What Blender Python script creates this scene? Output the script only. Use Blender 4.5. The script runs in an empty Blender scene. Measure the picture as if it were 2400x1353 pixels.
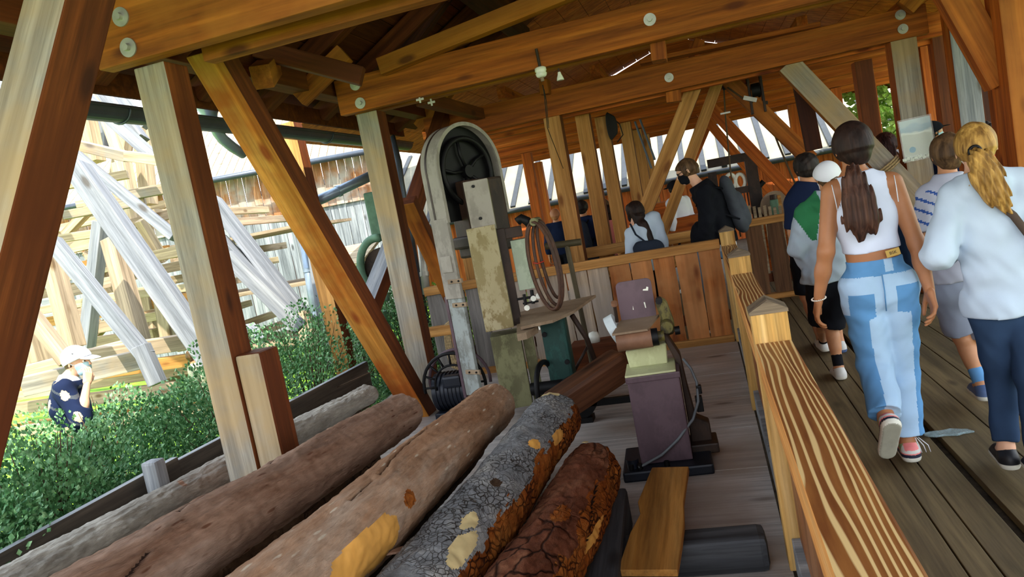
import bpy, bmesh, math, random
import numpy as np
from mathutils import Vector, Matrix, Euler, noise as mnoise
from math import sin, cos, radians, pi, sqrt
random.seed(7)
sc = bpy.context.scene
COL = sc.collection
# ------------------------------------------------------------------ camera
ROLL, PITCH, YAW, CAMZ, FPX = radians(10.7), radians(5.7), radians(15.3), 1.6, 1733.0
fwd = Vector((-sin(YAW)*cos(PITCH), cos(YAW)*cos(PITCH), -sin(PITCH)))
r0 = Vector((cos(YAW), sin(YAW), 0)); u0 = r0.cross(fwd)
RGT = r0*cos(ROLL) - u0*sin(ROLL); UPV = r0*sin(ROLL) + u0*cos(ROLL)
CAM = Vector((0, 0, CAMZ))
cd = bpy.data.cameras.new('camera'); cam = bpy.data.objects.new('camera', cd); COL.objects.link(cam)
cd.sensor_width = 36.0; cd.lens = 36.0*FPX/2400.0; cd.clip_start = 0.05; cd.clip_end = 500
m = Matrix((RGT, UPV, -fwd)).transposed().to_4x4(); m.translation = CAM
cam.matrix_world = m
sc.camera = cam
# ------------------------------------------------------------------ light
W = bpy.data.worlds.new('world'); sc.world = W; W.use_nodes = True
nt = W.node_tree; bg = nt.nodes['Background']
tc = nt.nodes.new('ShaderNodeTexCoord'); sp = nt.nodes.new('ShaderNodeSeparateXYZ'); rp = nt.nodes.new('ShaderNodeValToRGB')
nt.links.new(tc.outputs['Generated'], sp.inputs[0]); nt.links.new(sp.outputs['Z'], rp.inputs[0]); nt.links.new(rp.outputs[0], bg.inputs[0])
rp.color_ramp.elements[0].position = 0.0; rp.color_ramp.elements[0].color = (1.0, 0.97, 0.93, 1)
rp.color_ramp.elements[1].position = 0.7; rp.color_ramp.elements[1].color = (0.72, 0.84, 1.0, 1)
bg.inputs[1].default_value = 3.0
sd = bpy.data.lights.new('sun', 'SUN'); sun = bpy.data.objects.new('sun', sd); COL.objects.link(sun)
sd.energy = 8.0; sd.angle = radians(0.6); sd.color = (1.0, 0.93, 0.80)
SUNDIR = Vector((0.42, -0.55, 1.0)).normalized()          # towards the sun: behind the camera, over the right shoulder
sun.rotation_euler = SUNDIR.to_track_quat('Z', 'Y').to_euler()
sc.view_settings.view_transform = 'Standard'; sc.view_settings.look = 'None'; sc.view_settings.gamma = 1.0
sc.view_settings.use_curve_mapping = False
sc.view_settings.exposure = 0.5
# ------------------------------------------------------------------ pixel -> world on a plane (frame 2400x1353)
def ray(x, y): return fwd + RGT*((x-1200.0)/FPX) - UPV*((y-676.5)/FPX)
def onY(x, y, Y): d = ray(x, y); return CAM + d*(Y/d.y)
def onX(x, y, X): d = ray(x, y); return CAM + d*(X/d.x)
def onZ(x, y, z=0.0): d = ray(x, y); return CAM + d*((z-CAMZ)/d.z)
def onD(x, y, D): return CAM + ray(x, y)*D
# ------------------------------------------------------------------ helpers
def put(o, parent=None, label=None, cat=None, group=None, kind=None):
    if o.name not in COL.objects: COL.objects.link(o)
    if parent is not None: o.parent = parent
    if label: o['label'] = label
    if cat: o['category'] = cat
    if group: o['group'] = group
    if kind: o['kind'] = kind
    return o
def thing(name, label, cat, loc=(0, 0, 0), rz=0.0, group=None, rot=None):
    o = bpy.data.objects.new(name, None); o.empty_display_size = 0.1
    o.location = loc; o.rotation_euler = rot if rot else (0, 0, rz)
    return put(o, None, label, cat, group)
def mesh_obj(name, me, parent=None, **k):
    return put(bpy.data.objects.new(name, me), parent, **k)
class MB:
    """collects shapes in one bmesh, material slots by name"""
    def __init__(s): s.bm = bmesh.new(); s.mats = []
    def mi(s, m):
        if m not in s.mats: s.mats.append(m)
        return s.mats.index(m)
    def _tag(s, geo, m, smooth=False):
        i = s.mi(m)
        for f in geo: f.material_index = i; f.smooth = smooth
    def box(s, c, d, m, rot=None, bev=0.0, taper=None):
        r = bmesh.ops.create_cube(s.bm, size=1.0); vs = r['verts']
        for v in vs:
            v.co = Vector((v.co.x*d[0], v.co.y*d[1], v.co.z*d[2]))
            if taper and v.co.z > 0: v.co.x *= taper[0]; v.co.y *= taper[1]
        fs = list({f for v in vs for f in v.link_faces})
        s._tag(fs, m)
        if bev > 0:
            es = list({e for v in vs for e in v.link_edges})
            rr = bmesh.ops.bevel(s.bm, geom=es, offset=bev, segments=2, affect='EDGES', profile=0.6)
            vs = list({v for f in rr['faces'] for v in f.verts} | {v for v in vs if v.is_valid})
            s._tag(rr['faces'], m)
        M = Matrix.Translation(c)
        if rot is not None: M = M @ (rot.to_4x4() if isinstance(rot, Matrix) else Euler(rot).to_matrix().to_4x4())
        bmesh.ops.transform(s.bm, matrix=M, verts=vs)
        return s
    def cyl(s, a, b, r1, m, r2=None, seg=20, caps=True, capm=None):
        a, b = Vector(a), Vector(b); r2 = r1 if r2 is None else r2
        q = (b-a).to_track_quat('Z', 'Y'); L = (b-a).length
        A = [s.bm.verts.new(a + q @ Vector((r1*cos(2*pi*i/seg), r1*sin(2*pi*i/seg), 0))) for i in range(seg)]
        B = [s.bm.verts.new(a + q @ Vector((r2*cos(2*pi*i/seg), r2*sin(2*pi*i/seg), L))) for i in range(seg)]
        s._tag([s.bm.faces.new((A[i], A[(i+1) % seg], B[(i+1) % seg], B[i])) for i in range(seg)], m, True)
        if caps:
            A2 = [s.bm.verts.new(v.co) for v in A]; B2 = [s.bm.verts.new(v.co) for v in B]
            s._tag([s.bm.faces.new(A2[::-1]), s.bm.faces.new(B2)], capm or m)
        return s
    def tube(s, pts, r, m, seg=10, closed=False):
        pts = [Vector(p) for p in pts]; n = len(pts); rings = []
        up = None
        for i, p in enumerate(pts):
            t = (pts[(i+1) % n]-pts[i-1]) if closed else (pts[min(i+1, n-1)]-pts[max(i-1, 0)])
            t.normalize()
            if up is None: up = t.orthogonal().normalized()
            up = (up - t*up.dot(t)); up = up.normalized() if up.length > 1e-5 else t.orthogonal().normalized()
            w = t.cross(up); rr = r(i/(n-1)) if callable(r) else r
            rings.append([s.bm.verts.new(p + up*(rr*cos(2*pi*k/seg)) + w*(rr*sin(2*pi*k/seg))) for k in range(seg)])
        fs = []
        for i in range(n if closed else n-1):
            A, B = rings[i], rings[(i+1) % n]
            off = 0
            if closed and i == n-1:
                off = min(range(seg), key=lambda o: (A[0].co-B[o].co).length)
            for k in range(seg):
                try: fs.append(s.bm.faces.new((A[k], A[(k+1) % seg], B[(k+1+off) % seg], B[(k+off) % seg])))
                except ValueError: pass
        if not closed:
            fs += [s.bm.faces.new(rings[0][::-1]), s.bm.faces.new(rings[-1])]
        s._tag(fs, m, True); return s
    def prism(s, pts, d, m, bev=0.0):
        """polygon pts extruded by vector d"""
        d = Vector(d); P = [Vector(p) for p in pts]
        A = [s.bm.verts.new(p) for p in P]; B = [s.bm.verts.new(p+d) for p in P]; n = len(P)
        fs = [s.bm.faces.new(A[::-1]), s.bm.faces.new(B)] + [s.bm.faces.new((A[i], A[(i+1) % n], B[(i+1) % n], B[i])) for i in range(n)]
        s._tag(fs, m); bmesh.ops.recalc_face_normals(s.bm, faces=fs)
        if bev > 0:
            es = list({e for f in fs for e in f.edges})
            rr = bmesh.ops.bevel(s.bm, geom=es, offset=bev, segments=1, affect='EDGES'); s._tag(rr['faces'], m)
        return s
    def lathe(s, prof, m, M=None, seg=28):
        rings = []
        for (r, z) in prof:
            rings.append([s.bm.verts.new(Vector((r*cos(2*pi*k/seg), r*sin(2*pi*k/seg), z))) for k in range(seg)])
        fs = []
        for A, B in zip(rings, rings[1:]):
            for k in range(seg): fs.append(s.bm.faces.new((A[k], A[(k+1) % seg], B[(k+1) % seg], B[k])))
        s._tag(fs, m, True)
        if M is not None: bmesh.ops.transform(s.bm, matrix=M, verts=[v for r_ in rings for v in r_])
        return s
    def quad(s, a, b, c, d, m):
        s._tag([s.bm.faces.new([s.bm.verts.new(Vector(p)) for p in (a, b, c, d)])], m); return s
    def mesh(s, name):
        me = bpy.data.meshes.new(name); s.bm.to_mesh(me); s.bm.free()
        for m in s.mats: me.materials.append(MAT[m])
        return me
    def build(s, name, parent=None, **k):
        return mesh_obj(name, s.mesh(name), parent, **k)
# ------------------------------------------------------------------ materials
MAT = {}
def rgb(h):
    h = h.lstrip('#'); c = [int(h[i:i+2], 16)/255 for i in (0, 2, 4)]
    return tuple((x/12.92 if x <= 0.04045 else ((x+0.055)/1.055)**2.4) for x in c) + (1,)
class N:
    def __init__(s, name):
        s.m = bpy.data.materials.new(name); s.m.use_nodes = True; s.t = s.m.node_tree
        s.b = s.t.nodes['Principled BSDF']; MAT[name] = s.m
    def n(s, typ, **k):
        x = s.t.nodes.new('ShaderNode'+typ)
        for a, v in k.items():
            if hasattr(x, a): setattr(x, a, v)
            else: x.inputs[a.replace('_', ' ')].default_value = v
        return x
    def l(s, a, b): s.t.links.new(a, b); return s
    def ramp(s, src, stops):
        r = s.n('ValToRGB'); e = r.color_ramp.elements
        e[0].position, e[0].color = stops[0]; e[1].position, e[1].color = stops[-1]
        for p, c in stops[1:-1]: k = e.new(p); k.color = c
        s.l(src, r.inputs[0]); return r.outputs[0]
    def mix(s, f, a, b, mode='MIX'):
        x = s.n('Mix', data_type='RGBA', blend_type=mode)
        if isinstance(f, (int, float)): x.inputs[0].default_value = f
        else: s.l(f, x.inputs[0])
        for i, v in ((6, a), (7, b)):
            if isinstance(v, tuple): x.inputs[i].default_value = v
            else: s.l(v, x.inputs[i])
        return x.outputs[2]
    def coords(s, scale=(1, 1, 1), rnd=True, out='Object'):
        tcn = s.n('TexCoord'); v = tcn.outputs[out]
        if rnd:
            oi = s.n('ObjectInfo'); mm = s.n('VectorMath', operation='MULTIPLY_ADD')
            cb = s.n('CombineXYZ'); ml = s.n('Math', operation='MULTIPLY'); ml.inputs[1].default_value = 37.0
            s.l(oi.outputs['Random'], ml.inputs[0])
            for i in range(3): s.l(ml.outputs[0], cb.inputs[i])
            mm.inputs[1].default_value = (1, 1, 1); s.l(v, mm.inputs[0]); s.l(cb.outputs[0], mm.inputs[2]); v = mm.outputs[0]
        mp = s.n('Mapping'); mp.inputs['Scale'].default_value = scale; s.l(v, mp.inputs[0]); return mp.outputs[0]
    def noise(s, vec, scale=5, detail=4, rough=0.55, dist=0.0):
        x = s.n('TexNoise'); x.inputs['Scale'].default_value = scale; x.inputs['Detail'].default_value = detail
        x.inputs['Roughness'].default_value = rough; x.inputs['Distortion'].default_value = dist; s.l(vec, x.inputs['Vector']); return x.outputs['Fac']
    def bump(s, h, st=0.3, d=0.01):
        b = s.n('Bump'); b.inputs['Strength'].default_value = st; b.inputs['Distance'].default_value = d
        s.l(h, b.inputs['Height']); s.l(b.outputs[0], s.b.inputs['Normal']); return s
    def end(s, col, rough=0.7, metal=0.0, spec=0.3):
        if isinstance(col, tuple): s.b.inputs['Base Color'].default_value = col
        else: s.l(col, s.b.inputs['Base Color'])
        s.b.inputs['Roughness'].default_value = rough; s.b.inputs['Metallic'].default_value = metal
        s.b.inputs['Specular IOR Level'].default_value = spec; return s
def plain(name, h, rough=0.6, metal=0.0, vary=0.12, scale=9.0, spec=0.3, bump=0.0):
    k = N(name); c = rgb(h) if isinstance(h, str) else h
    v = k.coords(); f = k.noise(v, scale, 5)
    lo = tuple(x*(1-vary*1.6) for x in c[:3])+(1,); hi = tuple(min(1, x*(1+vary)) for x in c[:3])+(1,)
    k.end(k.ramp(f, [(0.3, lo), (0.7, hi)]), rough, metal, spec)
    if bump: k.bump(f, bump, 0.01)
    return k
def wood(name, lo, mid, hi, knot, axis=0, rough=0.72, ring=14.0, grain=1.0, knots=True, patch=None, spec=0.25):
    """sawn timber: long streaks along the object's axis, growth lines, knots; patch = second colour in blotches"""
    k = N(name)
    sc3 = [7.0, 7.0, 7.0]; sc3[axis] = 0.35
    v = k.coords(tuple(sc3)); f = k.noise(v, 1.6, 6, 0.65, 0.25)
    base = k.ramp(f, [(0.28, rgb(lo)), (0.5, rgb(mid)), (0.74, rgb(hi))])
    s2 = [ring, ring, ring]; s2[axis] = 0.55
    v2 = k.coords(tuple(s2)); nz = k.noise(v2, 0.9, 2, 0.4, 0.4)
    mm = k.n('Math', operation='MULTIPLY'); mm.inputs[1].default_value = 9.0; k.l(nz, mm.inputs[0])
    fr = k.n('Math', operation='SINE'); k.l(mm.outputs[0], fr.inputs[0])
    m2 = k.n('Math', operation='MULTIPLY_ADD'); m2.inputs[1].default_value = 0.5; m2.inputs[2].default_value = 0.5; k.l(fr.outputs[0], m2.inputs[0])
    rg = k.ramp(m2.outputs[0], [(0.0, (1-0.42*grain,)*3+(1,)), (0.5, (1,)*4)])
    c = k.mix(0.8, base, rg, 'MULTIPLY')
    s5 = [60.0]*3; s5[axis] = 2.2; fg = k.noise(k.coords(tuple(s5)), 1.0, 5, 0.7)
    c = k.mix(0.75, c, k.ramp(fg, [(0.36, (0.62,)*3+(1,)), (0.56, (1.06,)*3+(1,))]), 'MULTIPLY')
    if patch:
        v4 = k.coords((0.7, 0.7, 0.7)) ; f4 = k.noise(v4, 2.2, 4, 0.6)
        fac = k.ramp(f4, [(0.42, (0,)*3+(1,)), (0.62, (0.85,)*3+(1,))])
        c = k.mix(fac, c, k.mix(0.6, rgb(patch), rg, 'MULTIPLY'))
    if knots:
        s3 = [5.0, 5.0, 5.0]; s3[axis] = 1.9
        v3 = k.coords(tuple(s3)); vo = k.n('TexVoronoi'); vo.inputs['Scale'].default_value = 0.75; k.l(v3, vo.inputs['Vector'])
        kf = k.ramp(vo.outputs['Distance'], [(0.07, (0.85,)*3+(1,)), (0.15, (0,)*3+(1,))])
        c = k.mix(kf, c, rgb(knot))
    k.end(c, rough, 0, spec); k.bump(m2.outputs[0], 0.22, 0.004)
    return k
wood('timber_orange', '74380b', 'a55c19', 'c57d30', '4e230a', patch='b06c26')
wood('timber_brown', '4a220c', '6f3814', '8d4d20', '341708', patch='622f11')
wood('timber_warm', '7c3b0d', 'a85916', 'c37226', '54230a')
wood('timber_glow', '8f400e', 'c2621a', 'd98233', '64270a')  # brighter orange copy, with warm bounce light put into the colour
wood('timber_dark', '2c1208', '45200e', '5c3016', '1c0c06')
wood('timber_grey', '76726b', '9c9588', 'bcb4a2', '5b5048', patch='ab9168', grain=0.8)
wood('timber_silver', '6c7178', '93979b', 'b2b3b1', '514b45', grain=0.75)
wood('timber_bleached', '8f7b60', 'b5a283', 'd0c19f', '6a5236', grain=0.6)
wood('timber_pale', '96642c', 'c08a4a', 'd9a665', '6b3d18', grain=0.7)
wood('board_fence', '8f4a18', 'b97034', 'd08a4e', '6b3414', axis=2, ring=10, patch='c58a55')
wood('board_grey', '6f6a66', '8c8783', 'b0aaa2', '4b433d', axis=2, ring=10)
wood('board_red', 'a04a18', 'c8662a', 'dd8746', '7c3a14', axis=2, ring=8)
wood('floor_grey', '98928c', 'bbb5b0', 'd5d0ca', '5e5650', axis=0, ring=9, rough=0.42, grain=0.5, patch='a8988a')
wood('deck_brown', '4a3f2c', '66573c', '7c6b4a', '2e2618', axis=1, ring=11, rough=0.6, grain=0.7)
# ------------------------------------------------------------------ timbers
def timber(name, label, cat, p, q, w, h, mats, parent=None, group=None, bev=0.008, up=(0, 0, 1), kind=None, bolts=None, over=0.0):
    """beam from p to q (centre line), w across, h along 'up'; mats = one name or {'front': (face towards -Y), 'rest':}"""
    p, q = Vector(p), Vector(q); d = (q-p); L = d.length + 2*over; d.normalize()
    upv = Vector(up); side = d.cross(upv)
    if side.length < 0.05: upv = Vector((0, 1, 0)); side = d.cross(upv)
    side.normalize(); upv = side.cross(d).normalized()
    R = Matrix((d, -side, upv)).transposed() if False else Matrix((d, side, d.cross(side))).transposed()
    b = MB(); base = mats if isinstance(mats, str) else mats['rest']
    b.box((0, 0, 0), (L, w, h), base, bev=min(bev, w*0.2, h*0.2))
    if not isinstance(mats, str):
        for key, dirv in (('front', Vector((0, -1, 0))), ('left', Vector((-1, 0, 0))), ('top', Vector((0, 0, 1))), ('bottom', Vector((0, 0, -1))), ('right', Vector((1, 0, 0)))):
            if key in mats:
                i = b.mi(mats[key])
                b.bm.normal_update()
                for f in b.bm.faces:
                    if (R @ f.normal).dot(dirv) > 0.7: f.material_index = i
    me = b.mesh(name); o = bpy.data.objects.new(name, me)
    M = R.to_4x4(); M.translation = (p+q)/2
    o.matrix_world = M
    put(o, None, label, cat, group, kind)
    if parent is not None:
        o.parent = parent; o.matrix_parent_inverse = Matrix(); 
        o.matrix_basis = parent.matrix_world.inverted() @ M if parent.matrix_world != Matrix() else M
    for bp in (bolts or []):
        bm_ = MB(); n = Vector((0, -1, 0)) if len(bp) == 3 else Vector(bp[3])
        c = Vector(bp[:3])
        bm_.cyl((0, 0, 0), (0, 0, 0.008), 0.048, 'zinc', seg=24); bm_.cyl((0, 0, 0.008), (0, 0, 0.03), 0.019, 'zinc', seg=6)
        bo = bm_.build('bolt_washer', o)
        Mb = n.to_track_quat('Z', 'Y').to_matrix().to_4x4(); Mb.translation = c
        bo.matrix_basis = M.inverted() @ Mb
    return o
plain('zinc', 'b9bab0', 0.45, 0.55, 0.15)
plain('concrete', '8e8a82', 0.9)
plain('gutter_metal', '4d5560', 0.4, 0.5, 0.1)
plain('pipe_metal', '8796a6', 0.35, 0.5, 0.1)
plain('roof_metal', '8d8875', 0.7, 0.0, 0.12, 2.0)
plain('roof_seam', '33373c', 0.6, 0.0)
plain('black_iron', '0c0c0e', 0.55, 0.1, 0.3, spec=0.25)
k = N('grass'); v = k.coords(rnd=False); f = k.noise(v, 2.2, 8, 0.7); k.end(k.ramp(f, [(0.3, rgb('3f6a14')), (0.55, rgb('6f9a22')), (0.75, rgb('a8c03c'))]), 0.9); k.bump(f, 0.6, 0.05)
k = N('soil'); v = k.coords(rnd=False); f = k.noise(v, 12, 8, 0.7); k.end(k.ramp(f, [(0.3, rgb('2c241b')), (0.7, rgb('5a4a38'))]), 0.95); k.bump(f, 0.8, 0.03)
BR = {'front': 'timber_grey', 'rest': 'timber_brown', 'left': 'timber_warm'}  # orange left faces have warm bounce light put into their colour
ORG = 'timber_warm'
wood('timber_stained', 'ab6a20', 'd08f3c', 'e5ad5e', '7a300a', patch='a8500f')
# ---- main frames.  three double tie beams bolted to posts, X runs across the hall, Y away from the camera
BZ = 2.71
timber('tie_beam', 'near left roof tie beam with two steel washers above the first grey post', 'beam', (-2.86, 3.36, BZ+0.17), (4.2, 3.36, BZ+0.17), 0.10, 0.33, 'timber_orange',
       bolts=[tuple(onY(284, 40, 3.31)), tuple(onY(302, 112, 3.31))])
timber('tie_beam', 'darker rear twin of the nearest tie beam, behind the first grey post', 'beam', (-2.45, 3.66, BZ+0.15), (4.2, 3.66, BZ+0.15), 0.10, 0.30, 'timber_orange')
timber('tie_beam', 'long tie beam crossing the middle of the roof, with white insulators hanging under it', 'beam', (-2.89, 6.10, 2.71+0.15), (4.4, 6.10, 2.71+0.15), 0.10, 0.30, 'timber_warm',
       bolts=[tuple(onY(833, 199, 6.05)), tuple(onY(845, 242, 6.05)), tuple(onY(1523, 46, 6.05))])
timber('tie_beam', 'rear twin of the middle tie beam, on the far side of the second grey post', 'beam', (-2.89, 6.40, 2.71+0.15), (4.4, 6.40, 2.71+0.15), 0.10, 0.26, 'timber_orange')
timber('tie_beam', 'third tie beam behind the bandsaw hood, ending in two washers above the poster post', 'beam', (-2.95, 8.35, 2.58+0.14), (2.38, 8.35, 2.58+0.14), 0.10, 0.29, 'timber_warm',
       bolts=[tuple(onY(2110, 35, 8.3)), tuple(onY(2116, 68, 8.3)), tuple(onY(1568, 182, 8.3))])
timber('tie_beam', 'rear twin of the third tie beam, passing beyond the post with the poster', 'beam', (-2.95, 8.62, 2.58+0.10), (2.7, 8.62, 2.58+0.10), 0.10, 0.24, 'timber_glow')
# posts of the left row
timber('timber_post', 'first weathered grey timber post on the left, rising from behind the palest log', 'post', (-2.645, 3.51, -0.3), (-2.645, 3.51, BZ), 0.19, 0.19, BR)
timber('timber_post', 'second grey and brown timber post, left of the bandsaw', 'post', (-2.70, 6.27, -0.3), (-2.70, 6.27, BZ), 0.20, 0.20, BR)
timber('timber_post', 'cracked timber post just left of the bandsaw hood, behind the second grey post', 'post', (-2.74, 8.50, -0.3), (-2.74, 8.50, 2.9), 0.19, 0.19, {'front': 'timber_pale', 'rest': 'timber_brown', 'left': 'timber_warm'})
timber('post_stub', 'short grey block bolted against the foot of the first grey post', 'block', (-2.47, 3.53, -0.3), (-2.47, 3.53, 1.12), 0.155, 0.19, {'front': 'timber_grey', 'rest': 'timber_brown'}, bev=0.02)
# long braces of the left row
def brace(label, p, q, w, h, mats, name='diagonal_brace', cat='brace', **k): return timber(name, label, cat, p, q, w, h, mats, **k)
brace('long golden orange brace slanting down from the near tie beam to the second grey post', (-2.66, 3.98, 2.90), (-2.66, 6.20, -0.35), 0.17, 0.21, {'rest': 'timber_brown', 'front': 'timber_stained', 'bottom': 'timber_stained', 'left': 'timber_pale'}, up=(1, 0, 0))
a_, b_ = onD(166, 0, 2.75), onD(-98, 1040, 2.55)
brace('big dark brace leaning across the left edge of the view, nearest to the camera', a_+(a_-b_)*0.25, b_+(b_-a_)*0.15, 0.20, 0.20, {'rest': 'timber_brown', 'front': 'timber_grey', 'left': 'timber_grey'}, up=(1, 0, 0))
brace('small knee brace from the second grey post up to the eaves', onX(965, 500, -2.70), onX(1040, 262, -2.70), 0.14, 0.15, {'rest': 'timber_brown', 'front': 'timber_pale', 'left': 'timber_pale'}, up=(1, 0, 0))
brace('orange brace running down to the right behind the second grey post', onX(955, 470, -2.66), onX(1062, 700, -2.66), 0.13, 0.16, {'rest': 'timber_brown', 'front': 'timber_orange'}, up=(1, 0, 0))
brace('weathered grey strut left of the second grey post, rising towards the right', onX(860, 735, -3.3), onX(935, 540, -3.3), 0.16, 0.18, {'rest': 'timber_silver', 'right': 'timber_brown'}, up=(1, 0, 0))
timber('timber_post', 'narrow outer post seen between the long orange brace and the wooden shed', 'post', onD(680, 290, 7.6), onD(790, 760, 7.6)-Vector((0, 0, 0.6)), 0.17, 0.17, {'rest': 'timber_brown', 'front': 'timber_pale'}, up=(1, 0, 0))
timber('timber_post', 'silvery split post standing in the shrubs below the downpipe', 'post', onD(742, 560, 9.0), onD(775, 800, 9.0)-Vector((0, 0, 0.3)), 0.2, 0.2, 'timber_silver', up=(1, 0, 0))
# ------------------------------------------------------------------ roof (gable, ridge along Y)
RZ, EZ, EX, Y0R, Y1R = 4.75, 2.80, 3.55, -1.2, 9.6  # unseen near end of the roof cut short to let in skylight
def roof_side(sx, y0, y1, nm, ez=EZ, rz=RZ, ex=EX, mat='timber_dark'):
    b = MB(); L = sqrt(ex*ex+(rz-ez)**2); n = 17; ang = math.atan2(rz-ez, ex)
    for i in range(n):
        t = (i+0.5)/n; c = (sx*ex*(1-t), (y0+y1)/2, ez+0.16+(rz-ez)*t)
        b.box(c, (L/n-0.006, y1-y0, 0.028), mat, rot=(0, sx*ang, 0))
    b.box((sx*ex/2, (y0+y1)/2, (ez+rz)/2+0.21), (L, y1-y0, 0.03), 'timber_dark', rot=(0, sx*ang, 0))
    return b.build(nm, kind='structure')
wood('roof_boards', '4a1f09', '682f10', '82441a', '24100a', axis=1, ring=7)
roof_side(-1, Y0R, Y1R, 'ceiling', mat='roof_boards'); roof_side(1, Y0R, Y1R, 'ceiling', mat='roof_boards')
def rafter(y, sx, label, ez=EZ, rz=RZ, ex=EX, mat='timber_brown', over=0.0, w=0.12, h=0.16, group='rafters under the roof boards'):
    a = Vector((sx*(ex+over), y, ez-(rz-ez)/ex*over+0.03)); b = Vector((0, y, rz+0.03))
    return timber('rafter', label, 'rafter', a, b, w, h, mat, group=group)
for i, y in enumerate((-0.2, 1.3, 2.6, 3.9, 4.9, 5.75, 6.75, 7.65, 8.6)):
    OR = ('first', 'second', 'third', 'fourth', 'fifth', 'sixth', 'seventh', 'eighth', 'ninth')[i]
    rafter(y, -1, OR+' brown rafter of the dark left roof slope, counting away from the camera', over=-0.12)
    if y > 3: rafter(y, 1, OR+' brown rafter of the right roof slope, counting away from the camera')
timber('purlin', 'left wall plate carrying the rafter feet above the gutter', 'beam', (-3.0, -3.4, 2.99), (-3.0, 8.9, 2.99), 0.16, 0.20, 'timber_brown')
timber('purlin', 'right wall plate carrying the rafters above the walkway', 'beam', (2.45, 2.0, 3.3), (2.45, 8.9, 3.3), 0.16, 0.20, 'timber_brown')
timber('purlin', 'purlin running away from the camera high in the dark left roof', 'beam', (-1.7, -3.4, 3.62), (-1.7, 8.9, 3.62), 0.14, 0.18, 'timber_dark')
timber('purlin', 'ridge beam at the top of the dark roof', 'beam', (0, -3.4, 4.70), (0, 8.9, 4.70), 0.14, 0.22, 'timber_dark')
brace('pale roof strut rising to the right above the middle tie beam, sawn in two lengths', onY(893, 158, 6.0), onY(1420, -55, 6.0), 0.12, 0.14, 'timber_orange')
brace('short strut between the near tie beam and the rafters, sloping down to the right', onY(600, 115, 4.9), onY(850, 180, 5.1), 0.11, 0.13, 'timber_brown')
brace('dark roof strut crossing behind the pale one', onY(1050, -20, 6.8), onY(930, 150, 6.8), 0.12, 0.13, 'timber_dark')
brace('small greenish strut above the bandsaw hood', onY(985, 232, 6.55), onY(1125, 268, 8.3), 0.11, 0.12, 'timber_brown')
for i, (x0, y0_, x1, y1_) in enumerate(((640, 150, 590, 225), (700, 232, 790, 160), (985, 300, 1035, 235))):
    brace(('rafter tail poking out above the gutter, left of the long brace', 'rafter tail with a square sawn end above the gutter, right of the long brace', 'rafter tail with a square sawn end above the second grey post')[i],
          onX(x0, y0_, -3.05), onX(x1, y1_, -2.7)+Vector((0.1, 0, 0.1)), 0.13, 0.15, 'timber_orange', name='rafter_tail')
timber('hanger_block', 'square wooden block hanging under the middle tie beam', 'block', onY(1542, 100, 6.3), onY(1546, 145, 6.3), 0.22, 0.12, 'timber_warm', up=(1, 0, 0))
timber('hanger_block', 'lower square wooden block hanging under the third tie beam', 'block', onY(1576, 195, 8.5), onY(1580, 240, 8.5), 0.16, 0.16, 'timber_warm', up=(1, 0, 0))
timber('hanger_block', 'pale wooden cleat between the two tie beams, below the large insulator', 'block', onY(1276, 188, 8.25), onY(1280, 222, 8.25), 0.18, 0.10, 'timber_warm', up=(1, 0, 0))
# gutter under the left eaves
g = thing('gutter', 'dark grey half-round gutter along the left eaves, running behind the posts', 'gutter')
b = MB(); gx, gz = -3.55, 2.74; seg = 12
for i in range(seg):
    a0, a1 = pi+pi*i/seg, pi+pi*(i+1)/seg; r = 0.085
    b.quad((gx+r*cos(a0), -3.4, gz+r*sin(a0)), (gx+r*cos(a1), -3.4, gz+r*sin(a1)), (gx+r*cos(a1), 9.2, gz+r*sin(a1)), (gx+r*cos(a0), 9.2, gz+r*sin(a0)), 'gutter_metal')
b.tube([(gx+0.085, -3.4, gz), (gx+0.085, 9.2, gz)], 0.012, 'gutter_metal', 6); b.tube([(gx-0.085, -3.4, gz), (gx-0.085, 9.2, gz)], 0.012, 'gutter_metal', 6)
o = b.build('trough', g)
for y in (1.2, 2.7, 4.2, 5.6, 7.0, 8.4):
    b = MB(); b.tube([(gx+0.09*cos(a), y, gz+0.09*sin(a)) for a in [pi+pi*j/10 for j in range(11)]], 0.008, 'gutter_metal', 6); b.build('bracket', g)
b = MB(); b.box((-3.42, 2.7, 2.86), (0.03, 12.2, 0.15), 'timber_brown'); b.build('fascia_board', kind=None, label='dark fascia board behind the left gutter', cat='board')
# ------------------------------------------------------------------ floors and ground
b = MB(); y = 0.4; i = 0
while y < 7.25:
    w = 0.20+0.03*((i*7) % 3); b.box((-1.62, y+w/2, -0.02+0.001*((i*5) % 3)), (3.48, w-0.004, 0.04), 'floor_grey'); y += w; i += 1
b.build('floor', kind='structure')
b = MB(); x = 0.25; i = 0
for w in (0.235, 0.235, 0.11, 0.15, 0.26, 0.2, 0.2, 0.2, 0.2, 0.2, 0.2, 0.2, 0.2, 0.2):
    if i == 4: x += 0.045
    for (ya, yb) in ((0.2, 6.1+0.35*(i % 2)), (6.104+0.35*(i % 2), 9.3), (9.304, 14.0)):
        b.box((x+w/2, (ya+yb)/2, -0.02), (w-0.007, yb-ya, 0.04), 'deck_brown', bev=0.003)
    x += w; i += 1
b.build('floor', kind='structure')
b = MB(); b.box((0.7, 8, -0.08), (8.0, 24, 0.05), 'soil'); b.build('floor', kind='structure')
b = MB(); b.box((1.0, 11.4, -0.03), (8.5, 8, 0.04), 'deck_brown'); b.build('floor', kind='structure')
bm = bmesh.new(); bmesh.ops.create_grid(bm, x_segments=60, y_segments=60, size=30)
for vv in bm.verts:
    vv.co.x -= 20; vv.co.y += 18
    vv.co.z = -0.42+0.10*mnoise.noise(vv.co*0.25)-(0.10 if vv.co.y > 14 else 0)
    if vv.co.x > -3.4: vv.co.z = -0.5
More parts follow.
